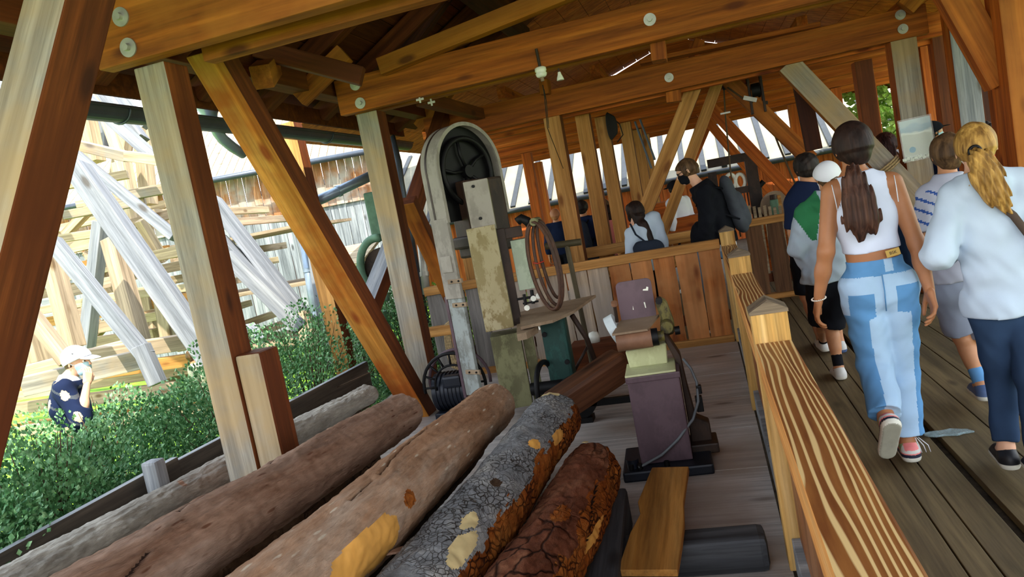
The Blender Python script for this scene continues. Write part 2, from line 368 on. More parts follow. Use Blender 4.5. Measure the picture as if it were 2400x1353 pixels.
me = bpy.data.meshes.new('lawn'); bm.to_mesh(me); bm.free(); me.materials.append(MAT['grass']); mesh_obj('lawn', me, kind='structure')
b = MB(); b.box((25, 14, -0.6), (46, 60, 0.1), 'grass'); b.build('lawn', kind='structure')
# bark chips / soil in the log bay
b = MB(); b.box((-1.75, 0.9, -0.02), (3.7, 5.2, 0.05), 'soil'); 
b.bm.free()
wood('edging_wood', '37322c', '544c42', '6f675a', '231e19')
# retaining plank along the shrubs with pegs
k = timber('edging_board', 'dark weathered board on edge along the shrub bed, nearest length', 'board', (-3.36, 0.6, 0.28), (-3.36, 3.75, 0.30), 0.05, 0.42, {'rest': 'edging_wood', 'top': 'timber_silver'})
timber('edging_board', 'dark weathered board on edge along the shrub bed, beyond the first grey post', 'board', (-3.38, 3.75, 0.27), (-3.38, 6.5, 0.24), 0.05, 0.42, {'rest': 'edging_wood', 'top': 'timber_silver'})
timber('board_peg', 'short rounded peg holding the edging board beside the first grey post', 'peg', (-3.22, 3.42, -0.3), (-3.22, 3.42, 0.60), 0.10, 0.09, 'timber_silver', bev=0.02)
# ------------------------------------------------------------------ hall beyond the third tie beam
FAR = 'far tie beams of the hall'
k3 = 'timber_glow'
for i, (y, z, x0, x1) in enumerate(((9.9, 2.62, -3.4, 3.2), (11.4, 2.62, -3.6, 3.4), (13.0, 2.60, -4.0, 3.6), (14.6, 2.60, -4.4, 3.8), (16.2, 2.62, -4.8, 4.2))):
    timber('tie_beam', 'far orange tie beam across the back of the hall', 'beam', (x0, y, z+0.13), (x1, y, z+0.13), 0.10, 0.24, k3, group=FAR)
    for j, xx in enumerate((-2.3+0.2*i, -0.9+0.15*i, 0.8, 2.1)):
        for dy in (0, 0.62):
            pass
for i, y in enumerate((10.6, 12.2, 13.8, 15.4)):
    timber('floor_joist', ('nearest', 'second', 'third', 'farthest')[i]+' orange cross joist up among the far tie beams', 'beam', (-3.8, y, 2.98), (3.4, y, 2.98), 0.12, 0.14, k3, group='joists on the far tie beams')
for i, x in enumerate((-3.4, -2.2, -1.0, 0.2, 1.4, 2.6)):
    timber('floor_joist', ('leftmost', 'second from left', 'third from left', 'third from right', 'second from right', 'rightmost')[i]+' orange joist running away above the far tie beams', 'beam', (x, 9.3, 3.12), (x, 17.0, 3.12), 0.12, 0.14, k3, group='long joists above the far tie beams')
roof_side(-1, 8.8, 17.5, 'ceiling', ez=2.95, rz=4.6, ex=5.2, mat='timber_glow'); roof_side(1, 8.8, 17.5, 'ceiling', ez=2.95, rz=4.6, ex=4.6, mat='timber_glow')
def vpost(label, px, py, z_top, y, w, mats, z0=0.0, slant=None, **kk):
    p = onY(px, py, y); q = Vector((p.x, y, z0)); p = Vector((p.x, y, z_top)); return timber('timber_post', label, 'post', q, p, w, w, mats, **kk)
PM = {'front': 'timber_pale', 'rest': 'timber_brown', 'left': 'timber_glow'}  # left faces painted as catching warm bounce
vpost('square post with a long vertical crack, just right of the bandsaw hood', 1300, 300, 2.58, 8.42, 0.19, PM)
vpost('square post with a big knot near its top, next right after the cracked one', 1369, 290, 2.60, 8.95, 0.17, PM)
vpost('third square post right of the bandsaw hood, a black cable hanging beside its top', 1412, 290, 2.62, 9.95, 0.17, PM)
vpost('slim post right of the hanging black cable', 1470, 320, 2.62, 11.45, 0.17, PM)
vpost('slim orange post beside the two thin hanging rods', 1496, 330, 2.60, 13.0, 0.17, PM)
vpost('far slim orange post left of the crossed braces', 1516, 350, 2.60, 14.6, 0.18, PM)
vpost('far orange corner post beyond the saw blade coil', 1245, 420, 2.60, 13.0, 0.17, 'timber_glow')
vpost('thin far post between the coil and the man in navy', 1268, 420, 2.60, 16.2, 0.17, 'timber_glow')
vpost('weathered main post with the blue and white poster', 2110, 97, 2.60, 8.47, 0.24, {'front': 'timber_grey', 'rest': 'timber_brown', 'left': 'timber_glow'})  # left face coloured for the warm bounce it catches
vpost('dark orange post left of the green trees', 2018, 140, 2.62, 10.0, 0.20, {'rest': 'timber_orange', 'front': 'timber_brown', 'left': 'timber_glow', 'right': 'timber_glow'})  # left face brightened in colour for warm bounce
vpost('thin bright post in front of the green trees', 2043, 230, 2.62, 13.0, 0.15, 'timber_glow')
vpost('thin orange post behind the dark-haired girl', 1955, 200, 2.6, 13.0, 0.16, 'timber_glow')
vpost('far orange post behind the hanging plank', 1862, 280, 2.6, 14.6, 0.17, 'timber_glow')
vpost('tall silver grey post right of the poster', 2238, 17, 3.2, 8.2, 0.21, {'front': 'timber_silver', 'rest': 'timber_glow', 'left': 'timber_glow'})  # warm bounce light painted onto the left face
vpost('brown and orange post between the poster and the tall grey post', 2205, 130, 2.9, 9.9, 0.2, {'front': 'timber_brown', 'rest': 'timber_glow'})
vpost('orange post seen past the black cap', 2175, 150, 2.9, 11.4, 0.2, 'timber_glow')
vpost('rightmost yellowish post at the edge of the view', 2372, 0, 3.3, 6.2, 0.26, {'front': 'timber_orange', 'rest': 'timber_glow', 'left': 'timber_glow'})  # bounce light put into the orange of the left face
vpost('blue-grey post with a rusty chain down its face', 2345, 120, 3.0, 7.3, 0.20, {'front': 'timber_silver', 'rest': 'timber_glow', 'left': 'timber_glow'})  # orange left face paints in the warm bounce
vpost('dark split post behind the person in red', 2287, 130, 2.35, 8.9, 0.17, 'timber_dark')
# chain on the blue-grey post
ch = MB(); c0 = onY(2352, 205, 7.195); zz = c0.z; i = 0
while zz > 0.9:
    pts = [Vector((c0.x-0.02+0.0, 7.195, zz))+Vector(((0.018*cos(a)) if i % 2 == 0 else 0.006*cos(a), -0.006-(0.0 if i % 2 == 0 else 0.014*cos(a)), 0.032*sin(a))) for a in [2*pi*j/10 for j in range(10)]]
    ch.tube(pts, 0.006, 'rust', 6, closed=True); zz -= 0.048; i += 1
plain('rust', '4b2c1c', 0.8, 0.3, 0.3, 20)
ch.build('hanging_chain', label='rusty link chain hanging down the blue-grey post', cat='chain')
brace('long grey-brown brace slanting down to the poster post, tied with rope', onY(1845, 150, 8.42), onY(2180, 500, 8.42), 0.15, 0.22, {'rest': 'timber_orange', 'front': 'timber_grey', 'top': 'timber_grey'})
brace('broad knee brace at the top right corner, running up to the roof', onY(2350, 195, 6.3), onY(2215, -45, 6.3), 0.14, 0.22, {'rest': 'timber_glow', 'front': 'timber_orange'})
brace('second thinner knee brace at the top right, behind the broad one', onY(2345, 60, 7.2), onY(2250, -30, 7.2), 0.12, 0.14, 'timber_orange')
brace('wide pale brace leaning up to the right, left of the man in black', onY(1642, 165, 8.85), onY(1424, 720, 8.85), 0.12, 0.17, PM)
brace('second narrower brace leaning up to the right beside the man in black', onY(1690, 170, 9.72), onY(1490, 720, 9.72), 0.12, 0.14, PM)
brace('brown brace slanting down to the right below the pulley block', onY(1705, 186, 9.80), onY(1900, 375, 9.80), 0.12, 0.19, 'timber_orange')
brace('bright orange brace crossing the far roof down towards the teenager in navy', onY(1662, 248, 11.25), onY(1960, 565, 11.25), 0.12, 0.16, 'timber_glow')
brace('bright orange brace parallel below the other one, edge lit by the sun', onY(1640, 262, 12.85), onY(1900, 572, 12.85), 0.12, 0.14, 'timber_glow')
brace('short orange brace leaning right above the man in black', onY(1668, 262, 13.12), onY(1560, 520, 13.12), 0.12, 0.18, 'timber_glow')
brace('far orange roof brace at the upper right, beyond the poster post', onY(2120, 20, 8.2), onY(2190, -60, 8.2), 0.12, 0.18, 'timber_orange')
timber('hanging_plank', 'dark grey plank hanging down in front of the far roof', 'plank', onY(1858, 100, 8.72), onY(1908, 352, 8.72), 0.17, 0.07, 'timber_dark', up=(0, 1, 0))
timber('sky_slit_board', 'added warm board standing in for the bright slit above the third tie beam', 'board', onY(1500, 148, 8.62), onY(1920, 60, 8.62), 0.2, 0.05, 'timber_glow')  # board added in place of the bright sky slit above the beam
timber('loft_block', 'dark orange block standing on the third tie beam', 'block', onY(1640, 95, 8.8), onY(1625, 135, 8.8), 0.22, 0.12, 'timber_glow', up=(1, 0, 0))
b = MB(); b.prism([(-5.2, 17.45, 2.95), (4.6, 17.45, 2.95), (0, 17.45, 4.75)], (0, 0.05, 0), 'timber_glow'); b.build('wall_back', kind='structure')
# far building behind the hall: orange board wall below a pale ribbed roof
FB = thing('far_building', 'long far building with a pale ribbed roof and orange board wall', 'building', (0, 19, -0.5))
def loc(o, T): o.location = Vector(o.location)-T.location
b = MB(); 
for i in range(110):
    x = -14+i*0.2; b.box((x, 19.0+0.01*(i % 2), 0.55), (0.192, 0.04, 2.4), 'board_red')
b.box((-3, 19.06, 0.55), (22, 0.03, 2.38), 'board_red'); o = b.build('wall', FB); loc(o, FB)
b = MB(); ang = math.atan2(2.2, 3.6)
b.box((-3.0, 20.5, 2.80), (22.0, sqrt(3.6**2+2.2**2), 0.06), 'roof_metal', rot=(ang, 0, 0)); o = b.build('roof', FB); loc(o, FB)
b = MB()
for i in range(46): b.box((-13.9+i*0.485, 20.5, 2.86), (0.13, sqrt(3.6**2+2.2**2), 0.06), 'roof_seam', rot=(ang, 0, 0))
o = b.build('roof_ribs', FB); loc(o, FB)
b = MB(); b.tube([(-14, 18.62, 1.66), (8, 18.62, 1.66)], 0.06, 'roof_seam', 8); o = b.build('eaves_gutter', FB); loc(o, FB)
# ------------------------------------------------------------------ fences and railings
def fence(name, label, x0, x1, y, ztop, boards, zb=0.06, seed=0, topw=0.09, gap=0.015, mat='board_fence', post=None, matf=None, toph=0.09):
    rnd = random.Random(seed); T = thing(name, label, 'fence', ((x0+x1)/2, y, 0))
    b = MB(); b.box((0, 0, ztop-toph/2), (x1-x0, topw, toph), 'timber_pale', bev=0.008); b.build('top_rail', T)
    b = MB(); b.box((0, 0.05, 0.25), (x1-x0, 0.05, 0.1), 'timber_brown', bev=0.005); b.build('back_rail', T)
    b = MB(); b.box((0, 0, 0.03), (x1-x0, 0.12, 0.07), 'timber_pale', bev=0.008); b.build('base_rail', T)
    w = (x1-x0)/boards; x = x0
    for i in range(boards):
        bm = bmesh.new(); bw = w-gap; n = 14; mm = (matf(i) if matf else mat)
        g = [[None]*(n+1) for _ in range(4)]
        ph = rnd.random()*9
        for j in range(n+1):
            z = zb+(ztop-toph-zb)*j/n
            l = 0.008*mnoise.noise(Vector((ph, z*3, 0)))*1.6*(gap/0.015)**0.5; r_ = 0.008*mnoise.noise(Vector((ph+5, z*3, 0)))*1.6*(gap/0.015)**0.5
            for kx, (xx, yy) in enumerate(((-bw/2+l, -0.012), (bw/2+r_, -0.012), (bw/2+r_, 0.012), (-bw/2+l, 0.012))): g[kx][j] = bm.verts.new((xx, yy, z))
        for j in range(n):
            for kx in range(4): bm.faces.new((g[kx][j], g[(kx+1) % 4][j], g[(kx+1) % 4][j+1], g[kx][j+1]))
        bm.faces.new([g[kx][n] for kx in range(4)]); bm.faces.new([g[3-kx][0] for kx in range(4)])
        me = bpy.data.meshes.new('board'); bm.to_mesh(me); bm.free(); me.materials.append(MAT[mm])
        o = mesh_obj('board', me, T); o.location = (x+w/2-(x0+x1)/2, 0, 0); x += w
    return T
wood('board_pale', 'a08a72', 'c4ad92', 'dcc8ac', '6b5038', axis=2, ring=10, patch='aa9f96')
fence('board_fence', 'board fence across the machine bay, grey boards at left turning orange at right', -2.95, 0.10, 7.32, 1.0, 14, seed=3,
      matf=lambda i: 'board_grey' if i < 3 else ('board_pale' if i < 9 else 'board_fence'))
wood('board_dark', '4a3220', '6b4a30', '80603f', '2b1a10', axis=2, ring=8)
fence('board_fence', 'low fence of wide dark boards with ragged gaps, beyond the walkway railing', 0.42, 2.4, 9.4, 1.0, 8, seed=9, gap=0.05, mat='board_dark')
t = thing('guard_rail', 'low double guard rail behind the board fence', 'railing', (-0.75, 8.62, 0))
for nm, z in (('top_rail', 0.98), ('lower_rail', 0.72)):
    b = MB(); b.box((0, 0, z), (1.5, 0.1, 0.12), 'timber_pale', bev=0.01); b.build(nm, t)
for x in (-0.72, 0.0, 0.72):
    b = MB(); b.box((x, 0.06, 0.5), (0.1, 0.1, 1.0), 'timber_pale', bev=0.01); b.build('post', t)
# walkway railing: posts with pointed caps, flat top rails, board infill
k = N('rail_grain'); v = k.coords((9, 1.15, 1)); nz = k.noise(v, 1.0, 1.5, 0.35, 0.3)
mm = k.n('Math', operation='MULTIPLY'); mm.inputs[1].default_value = 25.0; k.l(nz, mm.inputs[0])
tcn = k.n('TexCoord'); sx = k.n('SeparateXYZ'); k.l(tcn.outputs['Object'], sx.inputs[0]); ml = k.n('Math', operation='MULTIPLY_ADD'); ml.inputs[1].default_value = 330.0; k.l(sx.outputs['X'], ml.inputs[0]); k.l(mm.outputs[0], ml.inputs[2])
sn = k.n('Math', operation='SINE'); k.l(ml.outputs[0], sn.inputs[0]); m2 = k.n('Math', operation='MULTIPLY_ADD'); m2.inputs[1].default_value = 0.5; m2.inputs[2].default_value = 0.5; k.l(sn.outputs[0], m2.inputs[0])
f2 = k.noise(k.coords((20, 1.5, 20)), 2, 4); dk = k.ramp(f2, [(0.3, rgb('6b3a1a')), (0.7, rgb('96602f'))])
cc = k.mix(k.ramp(m2.outputs[0], [(0.62, (0,)*3+(1,)), (0.88, (1,)*3+(1,))]), dk, rgb('d6b67c')); k.end(cc, 0.45, 0, 0.35); k.bump(m2.outputs[0], 0.15, 0.003)
wood('rail_side', 'a4642b', 'cf9450', 'e3b579', '7b431c', axis=1, ring=12, grain=0.5)
wood('rail_post', 'a5712f', 'cda15a', 'e2c188', '7b4a20', axis=2, ring=30, grain=0.7)
wood('rail_cap', '5d5248', '7d6c58', '9b8970', '3c2f25', axis=0, ring=40, grain=1.0)
def railpost(label, x, y, h=1.085, w=0.135):
    T = thing('railing_post', label, 'post', (x, y, 0)); b = MB()
    b.box((0, 0, (h-0.03)/2), (w, w, h-0.03), 'rail_post', bev=0.006); b.build('shaft', T)
    b = MB(); hw = w/2+0.004; A = [(-hw, -hw, h-0.03), (hw, -hw, h-0.03), (hw, hw, h-0.03), (-hw, hw, h-0.03)]
    b.prism([(-hw, -hw, h-0.04), (hw, -hw, h-0.04), (hw, -hw, h-0.028), (0, -hw, h+0.012), (-hw, -hw, h-0.028)], (0, 2*hw, 0), 'rail_cap'); b.build('pointed_cap', T)
    return T
RX = 0.178
def railing(label, y0, y1, x=RX, z=0.935, boards=4, w=0.135):
    T = thing('walkway_railing', label, 'railing', (x, (y0+y1)/2, 0)); L = y1-y0
    b = MB(); b.box((0, 0, z-0.028), (w, L, 0.055), 'rail_side', bev=0.006)
    b.bm.normal_update(); i = b.mi('rail_grain')
    for f in b.bm.faces:
        if f.normal.z > 0.9: f.material_index = i
    b.build('top_rail', T)
    b = MB(); b.box((-0.045, 0, z-0.10), (0.035, L, 0.10), 'rail_side', bev=0.004); b.build('side_rail', T)
    b = MB(); b.box((-0.02, 0, 0.07), (0.05, L, 0.14), 'timber_silver', bev=0.004); b.build('kick_board', T)
    n = max(1, int(L/0.21)); st = L/n
    for i in range(n):
        b = MB(); b.box((0, -L/2+st*(i+0.5), 0.50), (0.026, st-0.008, 0.72), 'board_brown', bev=0.003); b.build('board', T)
    return T
wood('board_brown', '6d3a1c', '95582e', 'b67c48', '3e1e0e', axis=2, ring=9, patch='a0714c', spec=0.4, rough=0.5)
railing('nearest length of walkway railing, its flat top showing bold striped grain', 0.55, 2.93)
railpost('thick railing post with a grey pointed cap, between the two nearest railing lengths', RX, 3.0)
railing('middle length of walkway railing beyond the thick capped post', 3.07, 5.05)
railpost('second capped railing post, further along the walkway', RX, 5.12)
railing('far short length of walkway railing ending at the board fence', 5.19, 7.20)
railpost('third capped railing post, at the corner of the board fence', RX, 7.30, h=1.10)
# ------------------------------------------------------------------ logs
def bark(name, a, b, c, crack, scl=16.0, stretch=0.45, spots=None, rough=0.9, bst=0.7, edge=0.06):
    k = N(name); v = k.coords((stretch, 1, 1)); f = k.noise(v, 4.5, 8, 0.68, 0.5)
    col = k.ramp(f, [(0.32, rgb(a)), (0.5, rgb(b)), (0.68, rgb(c))])
    vo = k.n('TexVoronoi', feature='DISTANCE_TO_EDGE'); vo.inputs['Scale'].default_value = scl
    nv = k.n('TexNoise'); nv.inputs['Scale'].default_value = 9; k.l(v, nv.inputs['Vector'])
    ad = k.n('VectorMath', operation='MULTIPLY_ADD'); ad.inputs[1].default_value = (0.12,)*3; k.l(nv.outputs['Color'], ad.inputs[0]); k.l(v, ad.inputs[2]); k.l(ad.outputs[0], vo.inputs['Vector'])
    cf = k.ramp(vo.outputs['Distance'], [(0.0, (1,)*3+(1,)), (edge, (0,)*3+(1,))])
    gate = k.ramp(k.noise(v, 3, 4), [(0.40, (0,)*3+(1,)), (0.58, ((1.0 if edge > 0.015 else 0.0),)*3+(1,))])
    g2 = k.mix(1.0, cf, gate, 'MULTIPLY')
    col = k.mix(g2, col, rgb(crack))
    if spots:
        sv = k.n('TexVoronoi'); sv.inputs['Scale'].default_value = 26; k.l(v, sv.inputs['Vector'])
        sf = k.ramp(sv.outputs['Distance'], [(0.10, (0.9,)*3+(1,)), (0.17, (0,)*3+(1,))]); col = k.mix(sf, col, rgb(spots))
    fine = k.noise(v, 45, 7, 0.75); md = k.noise(v, 14, 5, 0.7); col = k.mix(0.55, col, k.ramp(md, [(0.36, (0.55,)*3+(1,)), (0.58, (1.1,)*3+(1,))]), 'MULTIPLY'); col = k.mix(0.6, col, k.ramp(fine, [(0.3, (0.55,)*3+(1,)), (0.6, (1,)*4)]), 'MULTIPLY')
    k.end(col, rough, 0, 0.12)
    h = k.mix(0.6, k.mix(0.4, md, fine), g2, 'SUBTRACT'); k.bump(h, bst, 0.035)
bark('bark_pale', '8d867c', 'aaa498', 'c2bdb0', '5d5349', scl=5, stretch=0.3, bst=0.9, edge=0.006)
bark('bark_brown', '7a5641', 'a58570', 'c2a897', '5e3f2e', scl=3, stretch=0.15, edge=0.006, spots='6b4430', bst=1.0)
bark('bark_tan', '916545', 'b08a6c', 'bfa994', '5e3a24', scl=3, stretch=0.2, spots='d9c9b2', edge=0.004, bst=0.9)
bark('bark_scaly', '74777a', '999b9d', 'bfbcb5', '534b43', scl=40, stretch=0.8, edge=0.09, bst=1.0)
bark('bark_rust', '7c3d15', 'a5591f', 'c27a36', '33180b', scl=26, stretch=0.7, edge=0.12, bst=0.9)
bark('bark_red', '5e3220', '845038', 'a06e50', '2a140c', scl=12, stretch=0.5, edge=0.08, bst=0.8)
bark('bark_umber', '3a2a1f', '54402f', '6c5642', '1c130d', scl=12)
plain('peeled_wood', 'e0a550', 0.6, vary=0.22, scale=5, bump=0.2)
plain('peeled_pale', 'c6b280', 0.75, vary=0.2, scale=8, bump=0.2)
plain('crack_dark', '2a170d', 0.95)
wood('log_end', 'a9793f', 'cda468', 'e0c08c', '6b4020', axis=2, ring=25)
def project(p):
    v = p-CAM; z = v.dot(fwd); return 1200+FPX*v.dot(RGT)/z, 676.5-FPX*v.dot(UPV)/z
class Log:
    def __init__(s, label, far, near, r_far, r_near, mat, seed=0, length=None, lump=0.010, patches=(), cracks=(), zones=(), parent=None, group=None):
        far, near = Vector(far), Vector(near); d = near-far; L = length or d.length; d.normalize()
        s.far, s.d, s.L = far, d, L; s.rf, s.rn = r_far, r_near*1.0
        s.D0 = (near-far).length
        up = Vector((0, 0, 1)); s.side = d.cross(up).normalized(); s.up = s.side.cross(d)      # side = -X .. towards left of view
        s.side = -s.side if s.side.x < 0 else s.side                                       # side points +X
        s.seed = seed; na, ns = 150, int(L/0.011)
        s.lump = lump
        P = [s.loc_param(*p) for p in patches and [(q[0], q[1]) for q in patches]] if patches else []
        bm = bmesh.new(); rings = []; mats = [mat]; 
        def mid(m):
            if m not in mats: mats.append(m)
            return mats.index(m)
        CR = []
        for c in cracks:
            pts = [s.loc_param(x, y) for x, y in c[0]]; CR.append((pts, c[1], c[2]))
        cd_ = {}
        for i in range(ns+1):
            ss = L*i/ns; ring = []
            for j in range(na):
                a = 2*pi*j/na; r = s.radius(ss, a)
                for pts, wd, dp in CR:
                    for (s0, a0), (s1, a1) in zip(pts, pts[1:]):
                        lo, hi = min(s0, s1), max(s0, s1)
                        if lo <= ss <= hi:
                            t = (ss-s0)/(s1-s0+1e-9); ac = a0+(a1-a0)*t+0.022*mnoise.noise(Vector((ss*14, seed, 3)))
                            da = abs((a-ac+pi) % (2*pi)-pi)*r
                            ww = wd*(0.4+0.9*abs(mnoise.noise(Vector((ss*5, 2, seed)))))
                            if da < ww*2+.006: r -= dp*max(0, 1-da/(ww*2+.006)); 
                            if da < ww*0.6+.0028: cd_[(i, j)] = 1
                ring.append(bm.verts.new(s.pt(ss, a, r)))
            rings.append(ring)
        for i in range(ns):
            for j in range(na):
                f = bm.faces.new((rings[i][j], rings[i][(j+1) % na], rings[i+1][(j+1) % na], rings[i+1][j])); f.smooth = True
                ss = L*(i+0.5)/ns; a = 2*pi*(j+0.5)/na; mi_ = 0
                for (amin, amax, mm) in zones:
                    aa = (a+pi) % (2*pi)-pi
                    if amin+0.35*mnoise.noise(Vector((ss*4, seed, aa*2)))+0.15*mnoise.noise(Vector((ss*18, seed, aa*8))) < aa < amax: mi_ = mid(mm)
                for (pp, q) in zip(P, patches):
                    ds, da = (ss-pp[0])/q[2], ((a-pp[1]+pi) % (2*pi)-pi)/q[3]
                    w = (abs(ds)**q[5]+abs(da)**q[5]) if len(q) > 5 else ds*ds+da*da
                    if w < 1+0.55*mnoise.noise(Vector((ss*12, a*5, seed+4))): mi_ = mid(q[4])
                if (i, j) in cd_: mi_ = mid('crack_dark')
                f.material_index = mi_
        for ring, s0, flip in ((rings[0], 0, 1), (rings[-1], L, -1)):
            prev = ring
            for kk, (q, dz) in enumerate(((0.93, 0.018), (0.80, 0.030), (0.5, 0.034))):
                nr = []
                for v in prev if kk == 0 else ring:
                    pass
                for j in range(na):
                    c = s.far+s.d*s0; nr.append(bm.verts.new(c+(ring[j].co-c)*q-s.d*(dz*flip)))
                for j in range(na):
                    vs = (prev[(j+1) % na], prev[j], nr[j], nr[(j+1) % na]) if flip > 0 else (prev[j], prev[(j+1) % na], nr[(j+1) % na], nr[j])
                    f = bm.faces.new(vs); f.smooth = True; f.material_index = 0 if kk == 0 else mid('log_end')
                prev = nr
            f = bm.faces.new(prev if flip < 0 else prev[::-1]); f.material_index = mid('log_end')
        bmesh.ops.recalc_face_normals(bm, faces=bm.faces)
        M = Matrix((s.d, s.side, s.d.cross(s.side))).transposed().to_4x4(); M.translation = far+d*(L/2)
        bmesh.ops.transform(bm, matrix=M.inverted(), verts=bm.verts)
        me = bpy.data.meshes.new('log'); bm.to_mesh(me); bm.free()
        for mm in mats: me.materials.append(MAT[mm])
        s.o = bpy.data.objects.new('log', me); s.o.matrix_world = M; put(s.o, None, label, 'log', group)
    def radius(s, ss, a):
        t = ss/s.D0; r = s.rf+(s.rn-s.rf)*t
        q = Vector((ss*1.6, cos(a)*0.9, sin(a)*0.9+s.seed*7.3))
        r += s.lump*1.3*mnoise.noise(q)+s.lump*0.5*mnoise.noise(q*4)+s.lump*0.5*mnoise.noise(Vector((ss*22, cos(a)*4, sin(a)*4+s.seed)))+s.lump*0.22*mnoise.noise(Vector((ss*60, cos(a)*10, sin(a)*10)))
        e = min(ss, s.L-ss)
        if e < 0.05: r -= 0.02*(1-e/0.05)**2
        return r
    def pt(s, ss, a, r=None):
        r = s.radius(ss, a) if r is None else r
        return s.far+s.d*ss+s.up*(r*cos(a))+s.side*(r*sin(a))
    def loc_param(s, x, y):
        best = None
        for i in range(120):
            ss = s.L*i/119
            for j in range(60):
                a = -pi*0.75+1.5*pi*j/59; p = s.pt(ss, a)
                n = s.up*cos(a)+s.side*sin(a)
                if n.dot(CAM-p) < 0: continue
                X_, Y_ = project(p); e = (X_-x)**2+(Y_-y)**2
                if best is None or e < best[0]: best = (e, ss, a)
        return best[1], best[2]
Log('thin pale grey log, leftmost of the pile, lying beside the shrubs', onD(868, 922, 6.1), onD(245, 1252, 3.7), 0.088, 0.086, 'bark_pale', 1, 5.2, 0.012,
    patches=((425, 1135, 0.02, 0.3, 'bark_brown'), (640, 1010, 0.03, 0.2, 'peeled_pale')))
Log('long pinkish brown log, second from the left in the pile', onD(950, 968, 4.55), onD(470, 1262, 2.55), 0.125, 0.128, 'bark_brown', 2, 4.0, 0.011,
    cracks=(([(300, 1353), (350, 1295)], 0.004, 0.02), ([(545, 1115), (590, 1085), (640, 1060)], 0.003, 0.012), ([(420, 1200), (470, 1160)], 0.003, 0.012)))
Log('tan cracked log mid pile, with a bare golden patch near the bottom', onD(1158, 950, 4.6), onD(900, 1185, 2.85), 0.142, 0.142, 'bark_tan', 3, 3.8, 0.009,
    patches=((862, 1300, 0.26, 0.55, 'peeled_wood', 4), (960, 1170, 0.05, 0.22, 'bark_rust')),
    cracks=(([(1120, 900), (1075, 935), (1040, 965)], 0.005, 0.03), ([(1000, 1000), (940, 1050), (885, 1110)], 0.004, 0.03), ([(875, 1125), (820, 1170)], 0.006, 0.02)),
    zones=())
Log('grey scaly log with a rust coloured right side, between tan and reddish logs', onD(1304, 975, 4.25), onD(1110, 1240, 2.85), 0.148, 0.150, 'bark_scaly', 4, 3.5, 0.012,
    patches=((1255, 1040, 0.05, 0.2, 'peeled_wood'), (1310, 1025, 0.09, 0.2, 'peeled_wood'), (1100, 1225, 0.07, 0.2, 'peeled_pale'), (1080, 1290, 0.12, 0.25, 'peeled_pale'), (1165, 1130, 0.04, 0.15, 'bark_umber'), (1290, 920, 0.06, 0.5, 'peeled_pale')),
    zones=((1.12, 2.6, 'bark_rust'),))
Log('reddish brown flaky log at the right foot of the pile', onD(1394, 1096, 3.75), onD(1282, 1314, 2.72), 0.139, 0.146, 'bark_red', 5, 3.0, 0.016,
    patches=((1310, 1200, 0.10, 0.25, 'bark_rust'), (1395, 1250, 0.2, 0.10, 'peeled_wood')), zones=((0.95, 2.4, 'bark_rust'),),
    cracks=(([(1400, 1130), (1390, 1200), (1375, 1290)], 0.005, 0.03),))
Log('dark log underneath, in the gap between the two brown logs', (-1.66, 4.3, 0.24), (-1.56, 1.0, 0.40), 0.14, 0.14, 'bark_umber', 6, 3.6, 0.01)
Log('dark lower log hidden beneath the second and leftmost logs', (-2.35, 4.2, 0.25), (-2.25, 1.0, 0.30), 0.15, 0.15, 'bark_umber', 7, 3.6, 0.01)
Log('dark lower log beneath the tan and scaly logs', (-1.24, 4.0, 0.15), (-1.16, 1.0, 0.20), 0.14, 0.14, 'bark_umber', 8, 3.3, 0.01)
# bark flake and chips resting on the logs
def chip(label, x, y, D, L, w, rz, mat, seed):
    bm = bmesh.new(); rnd = random.Random(seed); n = 8
    A = [Vector((L/2*cos(2*pi*i/n)*(0.8+0.4*rnd.random()), w/2*sin(2*pi*i/n)*(0.8+0.4*rnd.random()), 0.004*rnd.random())) for i in range(n)]
    lo = [bm.verts.new(p) for p in A]; hi = [bm.verts.new(p*0.9+Vector((0, 0, w*0.12))) for p in A]
    bm.faces.new(lo[::-1]); bm.faces.new(hi)
    for i in range(n): bm.faces.new((lo[i], lo[(i+1) % n], hi[(i+1) % n], hi[i]))
    me = bpy.data.meshes.new('bark_chip'); bm.to_mesh(me); bm.free(); me.materials.append(MAT[mat])
    o = mesh_obj('bark_chip', me, None, label=label, cat='bark chip'); o.location = onD(x, y, D); o.rotation_euler = (0.1, 0.25, rz); return o
chip('long splintered bark chip lodged between the tan log and the scaly log', 950, 1290, 2.52, 0.16, 0.05, 1.2, 'bark_brown', 1)
chip('small grey bark chip on top of the reddish log at its far end', 1372, 1038, 3.62, 0.07, 0.025, 1.4, 'peeled_pale', 2)
chip('pale wood chip in the groove between the scaly log and the reddish log', 1240, 1265, 2.7, 0.05, 0.03, 0.7, 'peeled_pale', 3)
# loose timber at the foot of the pile
SL = 'timber_slate'
wood('timber_slate', '2c2e31', '45474b', '66686b', '1b1b1c', ring=10)
timber('sleeper', 'dark grey squared sleeper standing on end beside the reddish log', 'sleeper', onZ(1452, 1330, 0.12)+Vector((0, -0.6, 0)), onZ(1448, 1190, 0.10), 0.12, 0.2, SL, bev=0.02)
p_ = onZ(1590, 1310, 0.075); q_ = onZ(1800, 1290, 0.075)
timber('sleeper', 'dark grey chamfered beam lying on the floor below the loose brown board', 'beam', (p_.x-0.35, p_.y+0.03, 0.075), (q_.x, q_.y+0.03, 0.075), 0.15, 0.15, SL, bev=0.03)
wood('plank_live', '8a5a24', 'aa7534', 'c2904c', '4a2810', axis=1, ring=7)
